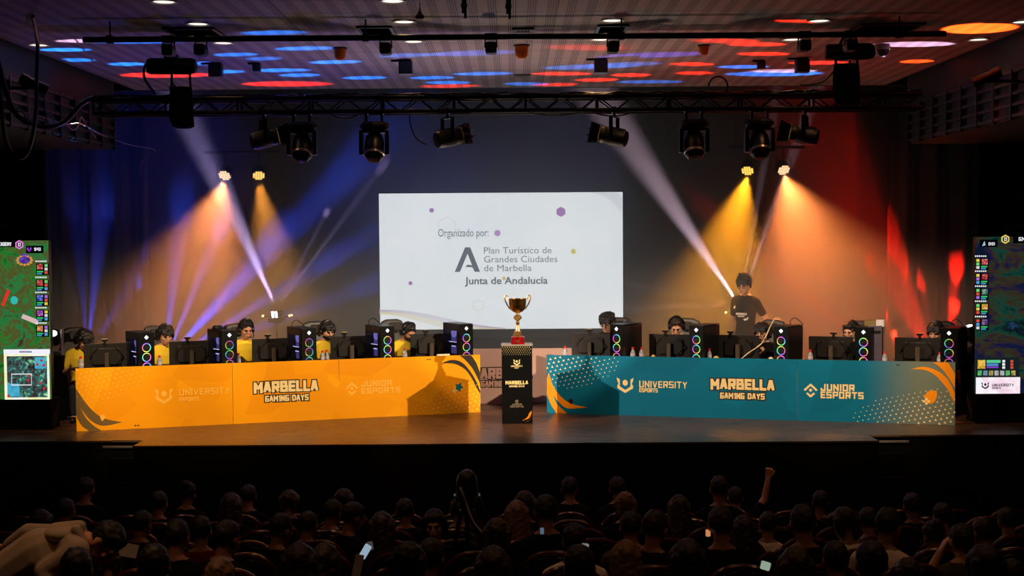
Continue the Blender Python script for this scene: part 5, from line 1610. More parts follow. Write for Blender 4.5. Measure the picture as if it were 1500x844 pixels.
def tile_column(e, q, x0, ys, flip, cols):
    """One block per player: name strip, picture, item squares and bars."""
    rnd = random.Random(int(x0))
    for yi, y in enumerate(ys):
        X = x0
        flat(e, q, 'hud_tile', [(X, y, X + 19, y + 17)], HB, -.002)
        flat(e, q, 'name_strip', [(X - 1 + k * 2.9, y - 4.2, X + 1 + k * 2.9, y - 2.2) for k in range(6)], HW, -.004)
        px0 = X + 1.5 if not flip else X + 9
        flat(e, q, 'portrait', [(px0, y + 1, px0 + 8.5, y + 9)], game_mat('portrait_picture', [(20, 16, 20), cols[yi % len(cols)], (225, 205, 180)], 30, yi), -.004)
        for k, c in enumerate(rnd.sample([(240, 220, 90), (230, 230, 230), (90, 170, 230), (230, 90, 70), (120, 230, 120), (180, 120, 230)], 3)):
            xx = X + 12.5 if not flip else X + 1
            flat(e, q, 'item_icon', [(xx, y + 1 + k * 5.2, xx + 4.5, y + 5 + k * 5.2)], em('hud_item_%d_%d_%d' % c, c, .8), -.004)
        xx = X + 1.5 if not flip else X + 8
        flat(e, q, 'health_bar', [(xx, y + 11, xx + 9, y + 13)], em('hud_green', (60, 200, 110), .9), -.004)
        flat(e, q, 'health_bar', [(xx, y + 14, xx + 7, y + 16)], em('hud_cyan', (60, 160, 200), .9), -.004)
tile_column(L1, q1, 53, [386, 409.5, 431.5, 454, 476.5], False, [(170, 30, 40), (190, 60, 60), (50, 80, 200), (150, 60, 170), (200, 120, 60)])
mb = MB(); x, z = q1(36, 379)
for i in range(12):
    t = 2 * PI * i / 12; disc(mb, x + .085 * math.cos(t), z - .02 + .055 * math.sin(t), .02, .014, .001, -.003, 8)
mb.build('hud_ring', em('hud_gold', (235, 160, 80), .8), L1, smooth=False)
mb = MB(); disc(mb, x, z, .07, .06, .001, -.003, 14); mb.build('map_token', game_mat('token_picture', [(14, 6, 30), (90, 40, 150), (40, 110, 190)], 20, 2), L1, smooth=False)
mb = MB(); mb.prism([q1(2, 447), q1(6, 449), q1(15, 426), q1(11, 423)], .001, T(0, -.003, 0)); mb.build('map_marker', em('hud_red', (220, 50, 40), 1.0), L1, smooth=False)
mb = MB(); mb.prism([q1(31, 466), q1(55, 476), q1(57, 469), q1(34, 460)], .001, T(0, -.003, 0)); mb.build('map_marker', em('hud_pinkwhite', (225, 190, 190), .9), L1, smooth=False)
mb = MB(); disc(mb, *q1(21, 440), .045, .05, .001, -.003, 14); mb.build('map_glow', em('hud_teal', (60, 200, 190), .8), L1, smooth=False)
# framed map at the bottom
flat(L1, q1, 'map_frame', [(5.5, 512, 73.4, 585)], game_mat('pastel_frame', [(235, 190, 230), (250, 250, 250), (240, 240, 170), (210, 130, 220)], 3, 1), -.003)
flat(L1, q1, 'map_title_strip', [(5.5, 512, 73.4, 518.5)], em('hud_lavender', (240, 238, 255), 1.0), -.005)
flat(L1, q1, 'map_title', [(29 + k * 2.6, 514.3, 30.9 + k * 2.6, 516.6) for k in range(7)], em('hud_ink', (60, 90, 110), .6), -.007)
flat(L1, q1, 'minimap', [(10, 522, 70, 582)], game_mat('minimap_picture', [(10, 18, 20), (30, 40, 46), (64, 48, 44), (40, 110, 110), (150, 220, 150), (225, 225, 160)], 13, 5), -.005)
flat(L1, q1, 'minimap_zone', [(11, 562, 29, 581), (51, 523.5, 68, 540)], game_mat('zone_picture', [(40, 130, 190), (90, 200, 210)], 14, 4), -.006)
flat(L1, q1, 'view_frame', [(17, 547.5, 47, 548.6), (17, 563.5, 47, 564.6), (17, 547.5, 18, 564.6), (46, 547.5, 47, 564.6)], HW, -.008)
mb = MB()
for a, b_ in ((61, 528), (55, 534), (64.5, 535), (43, 550), (41.5, 557), (60, 561), (13, 580), (65, 569)): disc(mb, *q1(a, b_), .017, .017, .001, -.008, 10)
mb.build('map_token', em('hud_crimson', (200, 50, 60), .9), L1, smooth=False)
# right wall overlay
flat(L2, q2, 'hud_bar', [(1435, 351, 1461, 362)], HB)
flat(L2, q2, 'hud_bar', [(1484, 346.5, 1562, 356)], HB)
mb = MB(); x, z = q2(1448, 359.5); block_text(mb, '0:51', x, z, .036, 1.5, 1.2, width=q2(1457, 360)[0] - x, y=-.004)
x, z = q2(1492, 353); block_text(mb, 'GM', x, z, .045, 1.5, 1.2, y=-.004); mb.build('lettering', HW, L2, smooth=False)
mb = MB(); x, z = q2(1472.5, 350.5); hexa(.055, x, z, mb, -.003); mb.build('score_hexagon', em('hud_yellow', (232, 206, 90), 1.0), L2, smooth=False)
mb = MB(); hexa(.038, x, z, mb, -.005); mb.build('score_hexagon', em('hud_dark_gold', (50, 40, 10), 1.0), L2, smooth=False)
mb = MB(); block_text(mb, '0', x - .014, z - .02, .042, 1.5, y=-.007); mb.build('lettering', HW, L2, smooth=False)
mb = MB(); x, z = q2(1441, 357); mb.prism([(x - .02, z - .03), (x + .02, z - .02), (x + .01, z + .03), (x - .005, z + .01)], .001, T(0, -.004, 0)); mb.build('hud_icon', em('hud_ice', (150, 190, 210), 1.0), L2, smooth=False)
tile_column(L2, q2, 1429, [378.5, 400.5, 422.5, 444.5, 467], True, [(190, 60, 70), (170, 40, 50), (60, 120, 110), (210, 160, 60), (90, 60, 120)])
flat(L2, q2, 'stat_panel', [(1429.5, 524, 1493, 552)], em('hud_slate', (22, 34, 36), .9), -.003)
flat(L2, q2, 'stat_bar', [(1445, 527.5, 1465.5, 531.5)], em('hud_mint', (90, 210, 150), .9), -.005)
flat(L2, q2, 'stat_bar', [(1445, 532.5, 1462, 536.5)], em('hud_blue', (80, 140, 200), .9), -.005)
flat(L2, q2, 'stat_bar', [(1445, 537.5, 1462, 539)], em('hud_purple', (150, 60, 210), 1.0), -.005)
flat(L2, q2, 'portrait', [(1432, 527.5, 1443, 540)], game_mat('gold_portrait', [(60, 40, 10), (220, 170, 50), (250, 230, 150)], 26, 7), -.005)
rnd = random.Random(4)
for k in range(7):
    c = rnd.choice([(220, 200, 110), (120, 230, 130), (150, 190, 230), (230, 230, 230)])
    flat(L2, q2, 'item_icon', [(1432 + k * 8.2, 543, 1438 + k * 8.2, 550)], game_mat('icon_picture', [(16, 24, 22), c], 40, k), -.005)
for k in range(6):
    flat(L2, q2, 'item_icon', [(1468 + (k % 2) * 12, 527.5 + (k // 2) * 4.6, 1472 + (k % 2) * 12, 531 + (k // 2) * 4.6)], em('hud_item_230_90_70' if k % 2 else 'hud_white', (230, 90, 70), .8), -.005)
flat(L2, q2, 'sponsor_strip', [(1429.5, 553, 1494, 577)], game_mat('pastel_strip', [(180, 210, 235), (250, 250, 252), (246, 214, 232), (200, 190, 235)], 4, 2), -.003)
mb = MB(); university_logo(mb, *q2(1443, 565), .085, y=-.005)
x, z = q2(1453, 566.5); block_text(mb, 'UNIVERSITY', x, z, .035, 1.5, 1.2, width=q2(1485, 560)[0] - x, y=-.005)
x, z = q2(1453, 570); block_text(mb, 'ESPORTS', x, z, .022, 1.5, 1.2, width=q2(1466, 560)[0] - x, y=-.005)
mb.build('lettering', em('hud_navy', (30, 30, 60), .6), L2, smooth=False)

# ------------------------------------------------------------------ people
def hand(mb, w, d, n, s=1.0, curl=.5, thumb=1):
    """Palm, five bent fingers; w wrist, d direction, n the way the palm faces, thumb = side sign."""
    w, d, n = Vector(w), Vector(d).normalized(), Vector(n)
    n = (n - d * n.dot(d)).normalized()
    sd = d.cross(n) * thumb
    for off, ln in ((.031, .068), (.0105, .078), (-.0105, .073), (-.031, .058)):
        b0 = w + d * .015 * s + sd * off * .6 * s
        b1 = w + d * .088 * s + sd * off * s
        mb.cap(b0, b1, .0135 * s, .0115 * s)
        a, p = 0.0, b1
        for k, fr in enumerate((.45, .32, .26)):
            a += curl
            q = p + (d * math.cos(a) + n * math.sin(a)) * ln * fr * s
            mb.cap(p, q, (.0098 - .001 * k) * s, (.009 - .001 * k) * s)
            p = q
    t0 = w + d * .025 * s + sd * .025 * s
    t1 = t0 + (d * .7 + sd * .65 + n * .25).normalized() * .042 * s
    t2 = t1 + (d * .85 + sd * .15 + n * .5).normalized() * .034 * s
    mb.cap(t0, t1, .014 * s, .0115 * s); mb.cap(t1, t2, .0115 * s, .0095 * s)

def skin(c, nm): return pm('skin_' + nm, c, .55, var=.05)
SK1, SK2 = skin((214, 158, 124), 'warm'), skin((196, 138, 104), 'tan')
HAIRD, HAIRB = pm('dark_hair', (15, 12, 11), .6, var=.3, scale=60), pm('brown_hair', (44, 29, 20), .55, var=.3, scale=60)
HAIRL = pm('blond_hair', (112, 82, 50), .55, var=.3, scale=60)
EYEW, LIP, BROW = pm('eye_dark', (30, 22, 20), .3), pm('lip', (168, 92, 82), .5), HAIRD

def head_parts(mb, M):
    mb.ell((0, .012, .022), (.076, .095, .098), M)            # skull
    mb.ell((0, -.03, -.045), (.056, .058, .07), M)            # face and jaw
    mb.ell((0, -.062, -.085), (.026, .024, .022), M)          # chin
    mb.ell((0, -.078, .022), (.055, .016, .014), M)           # brow
    for s in (-1, 1):
        mb.ell((s * .04, -.066, -.02), (.02, .02, .02), M)    # cheek
        mb.ell((s * .078, .012, -.005), (.011, .022, .033), M)  # ear
    mb.cap((0, -.086, .012), (0, -.107, -.022), .009, .013, M)  # nose
    mb.ell((0, -.083, -.056), (.022, .011, .011), M)          # lips
def face_children(body, M, beard=False, glasses=False, brow=BROW):
    for s in (-1, 1):
        MB().ell((s * .031, -.082, .001), (.012, .007, .0075), M, seg=10, rings=6).build('eye', EYEW, body)
        MB().cap((s * .016, -.092, .02), (s * .047, -.085, .022), .0045, .0035, M, seg=8).build('eyebrow', brow, body)
    MB().ell((0, -.0945, -.056), (.021, .004, .0055), M, seg=12, rings=6).build('mouth', LIP, body)
    if beard:
        b = MB().ell((0, -.036, -.062), (.058, .055, .056), M).ell((0, -.066, -.088), (.03, .026, .024), M).ell((0, -.088, -.042), (.024, .01, .005), M)
        b.fused('beard', HAIRD, body, .006, 2)
    if glasses:
        g = MB()
        for s in (-1, 1):
            g.tube([(s * .033 + .023 * math.cos(t), -.098, .0 + .018 * math.sin(t)) for t in [2 * PI * i / 14 for i in range(14)]], .0028, 5, M, closed=True)
            g.tube([(s * .056, -.096, .004), (s * .08, -.01, .008)], .0028, 5, M)
        g.tube([(-.01, -.1, .004), (.01, -.1, .004)], .0028, 5, M)
        g.build('glasses', BLKP, body)
def hair(kind, M, mat, body, vox=.008):
    h = MB()
    h.ell((0, .022, .042), (.088, .1, .1), M)
    if kind != 'crop':
        h.ell((0, -.052, .082), (.066, .045, .036), M)
    if kind == 'crop':
        h = MB().ell((0, .02, .035), (.083, .1, .098), M).ell((0, -.03, .085), (.06, .05, .03), M)
    if kind in ('fringe', 'mop'):
        for i in range(7):
            a = -.055 + i * .0183
            h.cap((a, -.06, .085), (a * 1.05 + .008, -.096, .046 + .01 * ((i * 5) % 3 - 1)), .022, .012, M)
        for s in (-1, 1):
            h.cap((s * .078, -.02, .06), (s * .082, -.018, -.02), .024, .012, M)
            h.cap((s * .07, .06, .03), (s * .062, .07, -.07), .036, .024, M)
    if kind == 'mop':
        for i in range(9):
            t = 2 * PI * i / 9
            h.ell((.07 * math.cos(t), .03 + .075 * math.sin(t), .075), .038, M)
        h.cap((0, .09, .02), (0, .1, -.09), .06, .045, M)
    if kind == 'long':
        for s in (-1, 1):
            h.cap((s * .07, .01, .05), (s * .085, .03, -.16), .034, .03, M)
            h.cap((s * .05, .07, .03), (s * .06, .085, -.24), .045, .035, M)
        h.cap((0, .08, .05), (0, .1, -.26), .06, .05, M)
        h.cap((.0, -.05, .1), (.06, -.06, .03), .025, .014, M); h.cap((.0, -.05, .1), (-.06, -.06, .03), .025, .014, M)
    if kind == 'bun':
        h.ell((0, .1, .1), .045, M)
    o = h.fused('hair', mat, body, vox, 2)
    me = o.data
    nor = [v.normal.copy() for v in me.vertices]
    for v, nv in zip(me.vertices, nor):                       # uneven tufts
        n_ = noise.noise(v.co * 38.0 + Vector((len(me.vertices) * .37, 0, 0))) + .6 * noise.noise(Vector((v.co.x * 110, v.co.y * 110, v.co.z * 40)))
        v.co += nv * n_ * .0065
    return o
def headset(M, body, mic=False):
    b = MB()
    b.tube([(.096 * math.cos(t), .008, .03 + .108 * math.sin(t)) for t in [PI * i / 18 for i in range(19)]], .0115, 8, M)
    for s in (-1, 1):
        b.cyl((s * .076, .012, -.006), (s * .106, .012, -.006), .046, .042, 18, M)
    if mic:
        b.tube(catmull([(.09, -.0, -.03), (.085, -.06, -.075), (.05, -.105, -.075), (.025, -.112, -.066)], 5), .005, 6, M)
        b.ell((.02, -.112, -.064), (.012, .01, .01), M)
    b.build('headset', BLKP, body)

def figure(label, loc, rz, s=1.0, hs=1.0, stand=False, lean=0.0, hp=0.0, hy=0.0, hr=0.0, shirt=None, pants=None, hairk='crop', hairm=None, sk=None, ls=None, rs=None,
           face=True, beard=False, glasses=False, hset=None, vox=.009, group=None, sleeve='short', curl=.5, twist=0.0, pn=None, neck=0.0):
    """One continuous body facing local -y, clothing and hair as children. ls/rs: (elbow, wrist) of left/right arm in local coordinates (x > 0 is screen right when facing the camera)."""
    sk = sk or SK1
    hz = .93 if stand else .52
    U = T(0, 0, hz) @ RZ(twist) @ RX(lean) @ T(0, 0, -hz)
    Hm = U @ T(0, .0, hz + .6) @ RZ(hy) @ RY(hr) @ RX(hp) @ T(0, -.018, .125 + neck) @ Matrix.Scale(hs, 4)
    b, sh, tr = MB(), MB(), MB()
    # torso
    rings = [((0, .02, hz - .1), .15, .11), ((0, .02, hz), .158, .115), ((0, .015, hz + .14), .138, .1), ((0, .01, hz + .3), .155, .108), ((0, .012, hz + .42), .165, .105), ((0, .018, hz + .5), .14, .08), ((0, .02, hz + .55), .075, .06)]
    b.loft([(c, rx - .012, ry - .012) for c, rx, ry in rings], 20, U)
    sh.loft([(c, rx + .006, ry + .006) for c, rx, ry in rings], 20, U)
    b.cap((0, .02, hz + .5), (0, -.002, hz + .66), .054, .05, U)
    # arms
    out = {}
    for sd, arm in ((-1, ls), (1, rs)):
        S = U @ Vector((sd * .168, .015, hz + .462))
        if arm is None:
            arm = ((sd * .25, .03, hz + .2), (sd * .24, -.05, hz - .05)) if stand else ((sd * .27, -.06, hz + .22), (sd * .14, -.34, hz + .2))
        E, W = Vector(arm[0]), Vector(arm[1])
        b.cap(S, E, .05, .041); b.cap(E, W, .041, .028)
        d = (W - E).normalized()
        n = Vector(arm[2]) if len(arm) > 2 else Vector((0, 0, -1))
        hand(b, W, d, n if abs(n.normalized().dot(d)) < .95 else Vector((-sd, 0, 0)), 1.05, arm[3] if len(arm) > 3 else curl, thumb=-sd if n.z < 0 else sd)
        sh.cap(U @ Vector((sd * .1, .015, hz + .47)), S, .07, .062); sh.cap(U @ Vector((sd * .03, .02, hz + .53)), U @ Vector((sd * .15, .015, hz + .487)), .058, .05); b.cap(U @ Vector((sd * .02, .02, hz + .55)), U @ Vector((sd * .14, .015, hz + .48)), .05, .05)
        if sleeve == 'short':
            sh.cap(S, S + (E - S) * .62, .064, .06)
        else:
            sh.cap(S, E, .064, .056); sh.cap(E, E + (W - E) * .93, .056, .04)
    # legs
    for sd in (-1, 1):
        if stand:
            K, A, F = Vector((sd * .1, -.01, .49)), Vector((sd * .11, .03, .09)), Vector((sd * .12, -.14, .035))
            H0 = Vector((sd * .085, .02, hz - .04))
        else:
            K, A, F = Vector((sd * .12, -.42, .5)), Vector((sd * .12, -.42, .09)), Vector((sd * .13, -.58, .035))
            H0 = Vector((sd * .09, .0, hz - .02))
        for m, g in ((b, -.012), (tr, .004)):
            m.cap(H0, K, .085 + g, .062 + g); m.cap(K, A + Vector((0, 0, .03)), .06 + g, .046 + g)
        b.cap(A, A - Vector((0, 0, .03)), .04, .042); b.cap(A - Vector((0, -.03, .035)), F, .042, .032)
    tr.loft([((0, .02, hz - .12), .15, .115), ((0, .02, hz - .02), .164, .122), ((0, .02, hz + .04), .158, .116)], 18, U)
    head_parts(b, Hm)
    body = b.fused('person', sk, None, vox, 3)
    body.location = loc; body.rotation_euler = (0, 0, rz); body.scale = (s, s, s)
    tag(body, label, 'person', group)
    sh.fused(pn or 'shirt', shirt, body, .011, 4)
    tr.fused('trousers', pants or pm('dark_trousers', (24, 26, 34), .8), body, .012, 3)
    so = MB()
    for sd in (-1, 1):
        A = (sd * .11, .03, .09) if stand else (sd * .12, -.42, .09)
        F = (sd * .12, -.14, .04) if stand else (sd * .13, -.58, .04)
        so.cap((A[0], A[1] + .03, .045), F, .048, .04)
    so.fused('shoes', pm('dark_shoes', (20, 20, 22), .5), body, .012, 2)
    if hairk: hair(hairk, Hm, hairm or HAIRD, body)
    if face: face_children(body, Hm, beard, glasses)
    if hset is not None: headset(Hm, body, hset)
    return body, Hm

YSH = pm('yellow_shirt', (255, 212, 56), .8, var=.08, spec=.15)
BSH = pm('black_shirt', (15, 15, 17), .85, var=.15, spec=.15)

# gaming chairs
def make_chair():
    e = empty('gaming_chair')
    MB().rbox((0, .02, .43), (.5, .48, .1), .08).build('seat', BLKP, e, bevel=.02)
    b = MB()
    prof = [(.2, .42), (.24, .55), (.25, .75), (.24, .9), (.18, .98), (.16, 1.02), (.19, 1.08), (.17, 1.17), (.09, 1.2)]
    b.prism([(x, z) for x, z in prof] + [(-x, z) for x, z in reversed(prof)], .09, T(0, .36, 0) @ T(0, 0, .45) @ RX(-.12) @ T(0, 0, -.45))
    b.build('backrest', pm('dark_chair_leather', (44, 40, 36), .4, var=.15), e, bevel=.025)
    MB().rbox((0, .24, 1.1), (.24, .06, .12), .04, axis='y').build('head_cushion', pm('chair_cushion', (30, 28, 28), .7), e, bevel=.012)
    for s in (-1, 1):
        MB().box((s * .3, .05, .66), (.08, .26, .03)).box((s * .3, .06, .55), (.04, .06, .22)).box((s * .24, .06, .44), (.14, .06, .03)).build('armrest', BLKP, e, bevel=.008)
    MB().cyl((0, 0, .07), (0, 0, .4), .03).build('column', BLKM, e)
    for i in range(5):
        t = 2 * PI * i / 5
        l = MB().cyl((0, 0, .1), (.3 * math.cos(t), .3 * math.sin(t), .07), .025, .016).build('leg', BLKM, e)
        MB().cyl((.3 * math.cos(t) - .02, .3 * math.sin(t), .03), (.3 * math.cos(t) + .02, .3 * math.sin(t), .03), .03).build('caster', BLKP, l)
    return e
ch0 = make_chair()
players = [  # plane, head px, head py, dist behind board, head yaw, pitch, opts, label
    (PLL, 123, 498, 1.05, .55, .5, dict(hairk='fringe', hset=False, lean=.2, shirt=YSH), 'person in yellow t-shirt, head bowed, outermost at the yellow counter'),
    (PLL, 242, 491, 1.12, .3, .22, dict(hairk='fringe', hset=True, shirt=YSH), 'person in yellow t-shirt with dark fringe, second from outer end of yellow counter'),
    (PLL, 360, 483, 1.12, .3, .15, dict(hairk='crop', hset=True, shirt=YSH, sk=SK2), 'person in yellow t-shirt with short dark hair, middle of the yellow counter'),
    (PLL, 479, 485, 1.12, .38, .2, dict(hairk='fringe', hset=True, shirt=YSH, beard=True), 'bearded messy-haired person in yellow t-shirt, second from the cup, yellow counter'),
    (PLL, 598, 486, 1.05, .45, .42, dict(hairk='crop', hset=True, shirt=YSH, sk=SK2, beard=True, lean=.15), 'short-haired person in yellow t-shirt looking down, closest to the cup'),
    (PLR, 889, 473, 1.2, -.2, .3, dict(hairk='mop', hset=None, shirt=BSH, glasses=True), 'dark-haired person with glasses half hidden by the teal-side tower closest to the cup'),
    (PLR, 991, 478, 1.12, .05, .4, dict(hairk='crop', hairm=HAIRB, hset=False, shirt=BSH, lean=.15), 'person with short brown hair and headset peeking over the second teal-side monitor'),
    (PLR, 1117, 487, 1.1, -.35, .15, dict(hairk='mop', hset=True, shirt=BSH, ls=((-.26, -.12, .66), (-.04, -.27, .9), (0, -.3, .9), .9)), 'seated person raising a hand to the headset microphone below the standing man'),
    (PLR, 1246, 485, 1.1, -.45, .2, dict(hairk='long', hset=None, shirt=BSH), 'person with dark shoulder-length hair beside the silver-sided tower'),
    (PLR, 1371, 487, 1.1, -.4, .2, dict(hairk='fringe', hset=False, shirt=BSH), 'dark-haired person almost hidden by the outermost teal-side tower'),
]
PS, PHS = .86, 1.24
for i, (pl, px, py, dy, hy, hp, op, lab) in enumerate(players):
    hw_ = pl.on(px, py, dy)                                   # where the head centre is
    op = dict(op)
    op.setdefault('rs', ((.27, -.13, .7), (.15, -.42, .79))); op.setdefault('ls', ((-.27, -.13, .7), (-.15, -.42, .79)))
    lean = op.pop('lean', .08)
    # head height over the seat base decides how low the player sits
    b, Hm = figure(lab, (0, 0, 0), 0, PS, PHS, lean=lean, hp=hp, hy=hy, **op)
    loc_head = Hm @ Vector((0, 0, 0)) * PS
    R = Matrix.Rotation(pl.rz, 3, 'Z')
    base = hw_ - R @ loc_head
    b.location = (base.x, base.y, max(-.0, base.z) if base.z > -.02 else base.z)
    b.rotation_euler = (0, 0, pl.rz)
    if base.z < 0:                                            # keep the feet on the floor: lower the upper body by a smaller scale instead
        s2 = PS * hw_.z / (hw_.z - base.z)
        b.scale = (PS, PS, s2); b.location.z = 0
        base = hw_ - R @ Vector((loc_head.x, loc_head.y, hw_.z)); b.location.x, b.location.y = base.x, base.y
    c, k = side(i)
    cloc = Vector((b.location.x, b.location.y, 0)) + pl.n * .06
    lb = 'dark gaming chair of the player %s at %s counter' % (ORD_OUT[k], c)
    e = ch0 if i == 0 else dup(ch0)
    e.location = cloc; e.rotation_euler = (0, 0, pl.rz + (.25 if i < 5 else -.25)); e.scale = (.92, .92, .95)
    tag(e, lb, 'chair', 'gaming chairs behind the counters')
# chair turned with its headrest showing by the fifth yellow player is the same as the others; the standing man
hw_ = P(1090, 417, 18.2)
b, Hm = figure('standing person in black printed t-shirt, glasses and dark cap behind the teal counter', (0, 0, 0), 0, .965, 1.2, stand=True, hp=.25, hy=.1, hr=.0,
               shirt=BSH, hairk=None, glasses=True, pants=pm('black_trousers', (16, 16, 18), .85),
               rs=((.27, .12, 1.14), (.12, .2, .98), (0, 1, 0)), ls=((-.24, .1, 1.12), (-.1, .2, .98), (0, 1, 0)), vox=.008)
lh = (Hm @ Vector((0, 0, 0))) * .965
RZM = math.radians(-36)
R = Matrix.Rotation(RZM, 3, 'Z')
base = hw_ - R @ lh
k_ = hw_.z / (hw_.z - base.z)
b.scale = (.965, .965, .965 * k_)
b.location = (base.x, base.y, 0); b.rotation_euler = (0, 0, RZM)
# knitted cap with an upturned point, hair under it
h = MB().ell((0, .02, .045), (.09, .103, .1), Hm).ell((0, -.04, .07), (.075, .05, .045), Hm).cap((-.01, -.02, .1), (-.03, -.04, .15), .045, .012, Hm)
for s_ in (-1, 1):
    h.cap((s_ * .08, -.005, .05), (s_ * .082, .0, -.03), .02, .014, Hm)
h.fused('cap', pm('dark_knit_cap', (30, 24, 24), .9, var=.3, scale=50), b, .007, 2)
fr = MB()
for i in range(6):
    a = -.05 + i * .02
    fr.cap((a, -.085, .06), (a + .008, -.1, .034), .014, .009, Hm)
fr.fused('hair', HAIRD, b, .006, 1)
# shirt print and lanyard-like marks on the chest
SHP = T(.005, -.101, .93 + .27)
mb = MB()
block_text(mb, 'MARBELLA', -.1, .005, .032, 2.0, .8, width=.17, depth=.012, M=SHP)
block_text(mb, 'GAM1NG DAYS', -.07, -.022, .016, 1.8, .9, width=.1, depth=.012, M=SHP)
mb.prism([(.02, -.05), (.06, -.042), (.1, -.02), (.085, -.06), (.05, -.075), (.02, -.065)], .012, SHP)
mb.prism([(-.135, .095), (-.12, .1), (-.112, .13), (-.12, .14), (-.14, .11)], .012, SHP)
mb.build('shirt_print', pm('white_print', (235, 228, 215), .6), b, smooth=False)

# ------------------------------------------------------------------ audience
MAROON = pm('maroon_gloss', (76, 17, 18), .22, var=.15, spec=.6)
SEATB = pm('black_seat_shell', (13, 11, 12), .3, var=.2, spec=.6)
TAN = pm('tan_wood', (92, 62, 36), .5, var=.2, scale=8)
SEATC = pm('dark_red_seat_cloth', (44, 12, 14), .9, var=.25, scale=40, spec=.1)
def arch(w, z0, z1, n=14, p=2.6):
    pts = [(w, z0)]
    for i in range(n + 1):
        t = PI / 2 * i / n
        pts.append((w * math.cos(t) ** (2 / p), z0 + (z1 - z0) * (.45 + .55 * math.sin(t) ** (2 / p))))
    return pts + [(-x, z) for x, z in reversed(pts)]
def make_seat():
    e = empty('theatre_seat')
    TL = T(0, .25, .42) @ RX(-.2) @ T(0, 0, -.42)
    a = arch(.25, .36, 1.08)
    MB().prism(a, .05, TL).build('backrest', SEATC, e, bevel=.012)
    MB().prism([(x * .96, .36 + (z - .36) * .98) for x, z in a], .02, TL @ T(0, .022, 0)).build('rear_shell', SEATB, e, bevel=.006)
    rim = [(x, -.012, z) for x, z in a[1:-1]]
    MB().tube(rim, .024, 8, TL).build('rim', MAROON, e)
    MB().box((0, .012, .3), (.4, .03, .26), TL).build('lower_panel', TAN, e, bevel=.006)
    MB().rbox((0, -.02, .42), (.43, .44, .1), .06).build('seat_cushion', SEATC, e, bevel=.015)
    for s in (-1, 1):
        ar = MB().box((s * .25, .02, .33), (.022, .3, .46)).build('arm_panel', TAN, e, bevel=.004)
        MB().rbox((s * .25, .0, .58), (.05, .34, .04), .018).build('armrest', MAROON, ar, bevel=.008)
    MB().box((-.25, .02, .06), (.05, .24, .14)).box((.25, .02, .06), (.05, .24, .14)).build('foot', BLKM, e)
    return e
seat0 = make_seat()

# body, shirt, trousers, shoes shared by the audience; four kinds of hair
dark = pm('dark_top', (20, 20, 26), .9, var=.15, spec=.1)
proto, PH = figure('x', (0, 0, 0), 0, 1, 1.0, lean=.06, hp=.2, neck=-.03, shirt=dark, hairk=None, face=False, vox=.0105, sk=skin((150, 102, 76), 'deep_tan'),
                   ls=((-.23, -.02, .7), (-.09, -.26, .66)), rs=((.23, -.02, .7), (.09, -.26, .66)))
PHC = PH @ Vector((0, 0, 0))
hairs = {}
for kd in ('crop', 'fringe', 'long', 'bun'):
    hairs[kd] = hair(kd, PH, HAIRD, proto, .0095)
for kd, o in hairs.items():
    COL.objects.unlink(o); o.parent = None
kids = [c for c in proto.children]
HM = {'d': HAIRD, 'b': HAIRB, 'l': HAIRL}
SHM = {'k': dark, 'n': pm('navy_top', (22, 26, 44), .9, spec=.1), 'r': pm('dark_red_top', (96, 14, 18), .9, spec=.1), 'w': pm('white_top', (232, 216, 204), .85, spec=.1),
       'g': pm('grey_top', (76, 72, 72), .9, spec=.1), 'c': pm('cream_top', (220, 196, 170), .9, spec=.1), 'o': pm('olive_top', (44, 42, 30), .9, spec=.1)}
SHN = {'k': 'black', 'n': 'navy', 'r': 'dark red', 'w': 'white', 'g': 'grey', 'c': 'cream', 'o': 'olive'}
ROWS = [6.55, 7.45, 8.35, 9.25, 10.15, 11.05, 11.95, 12.85]
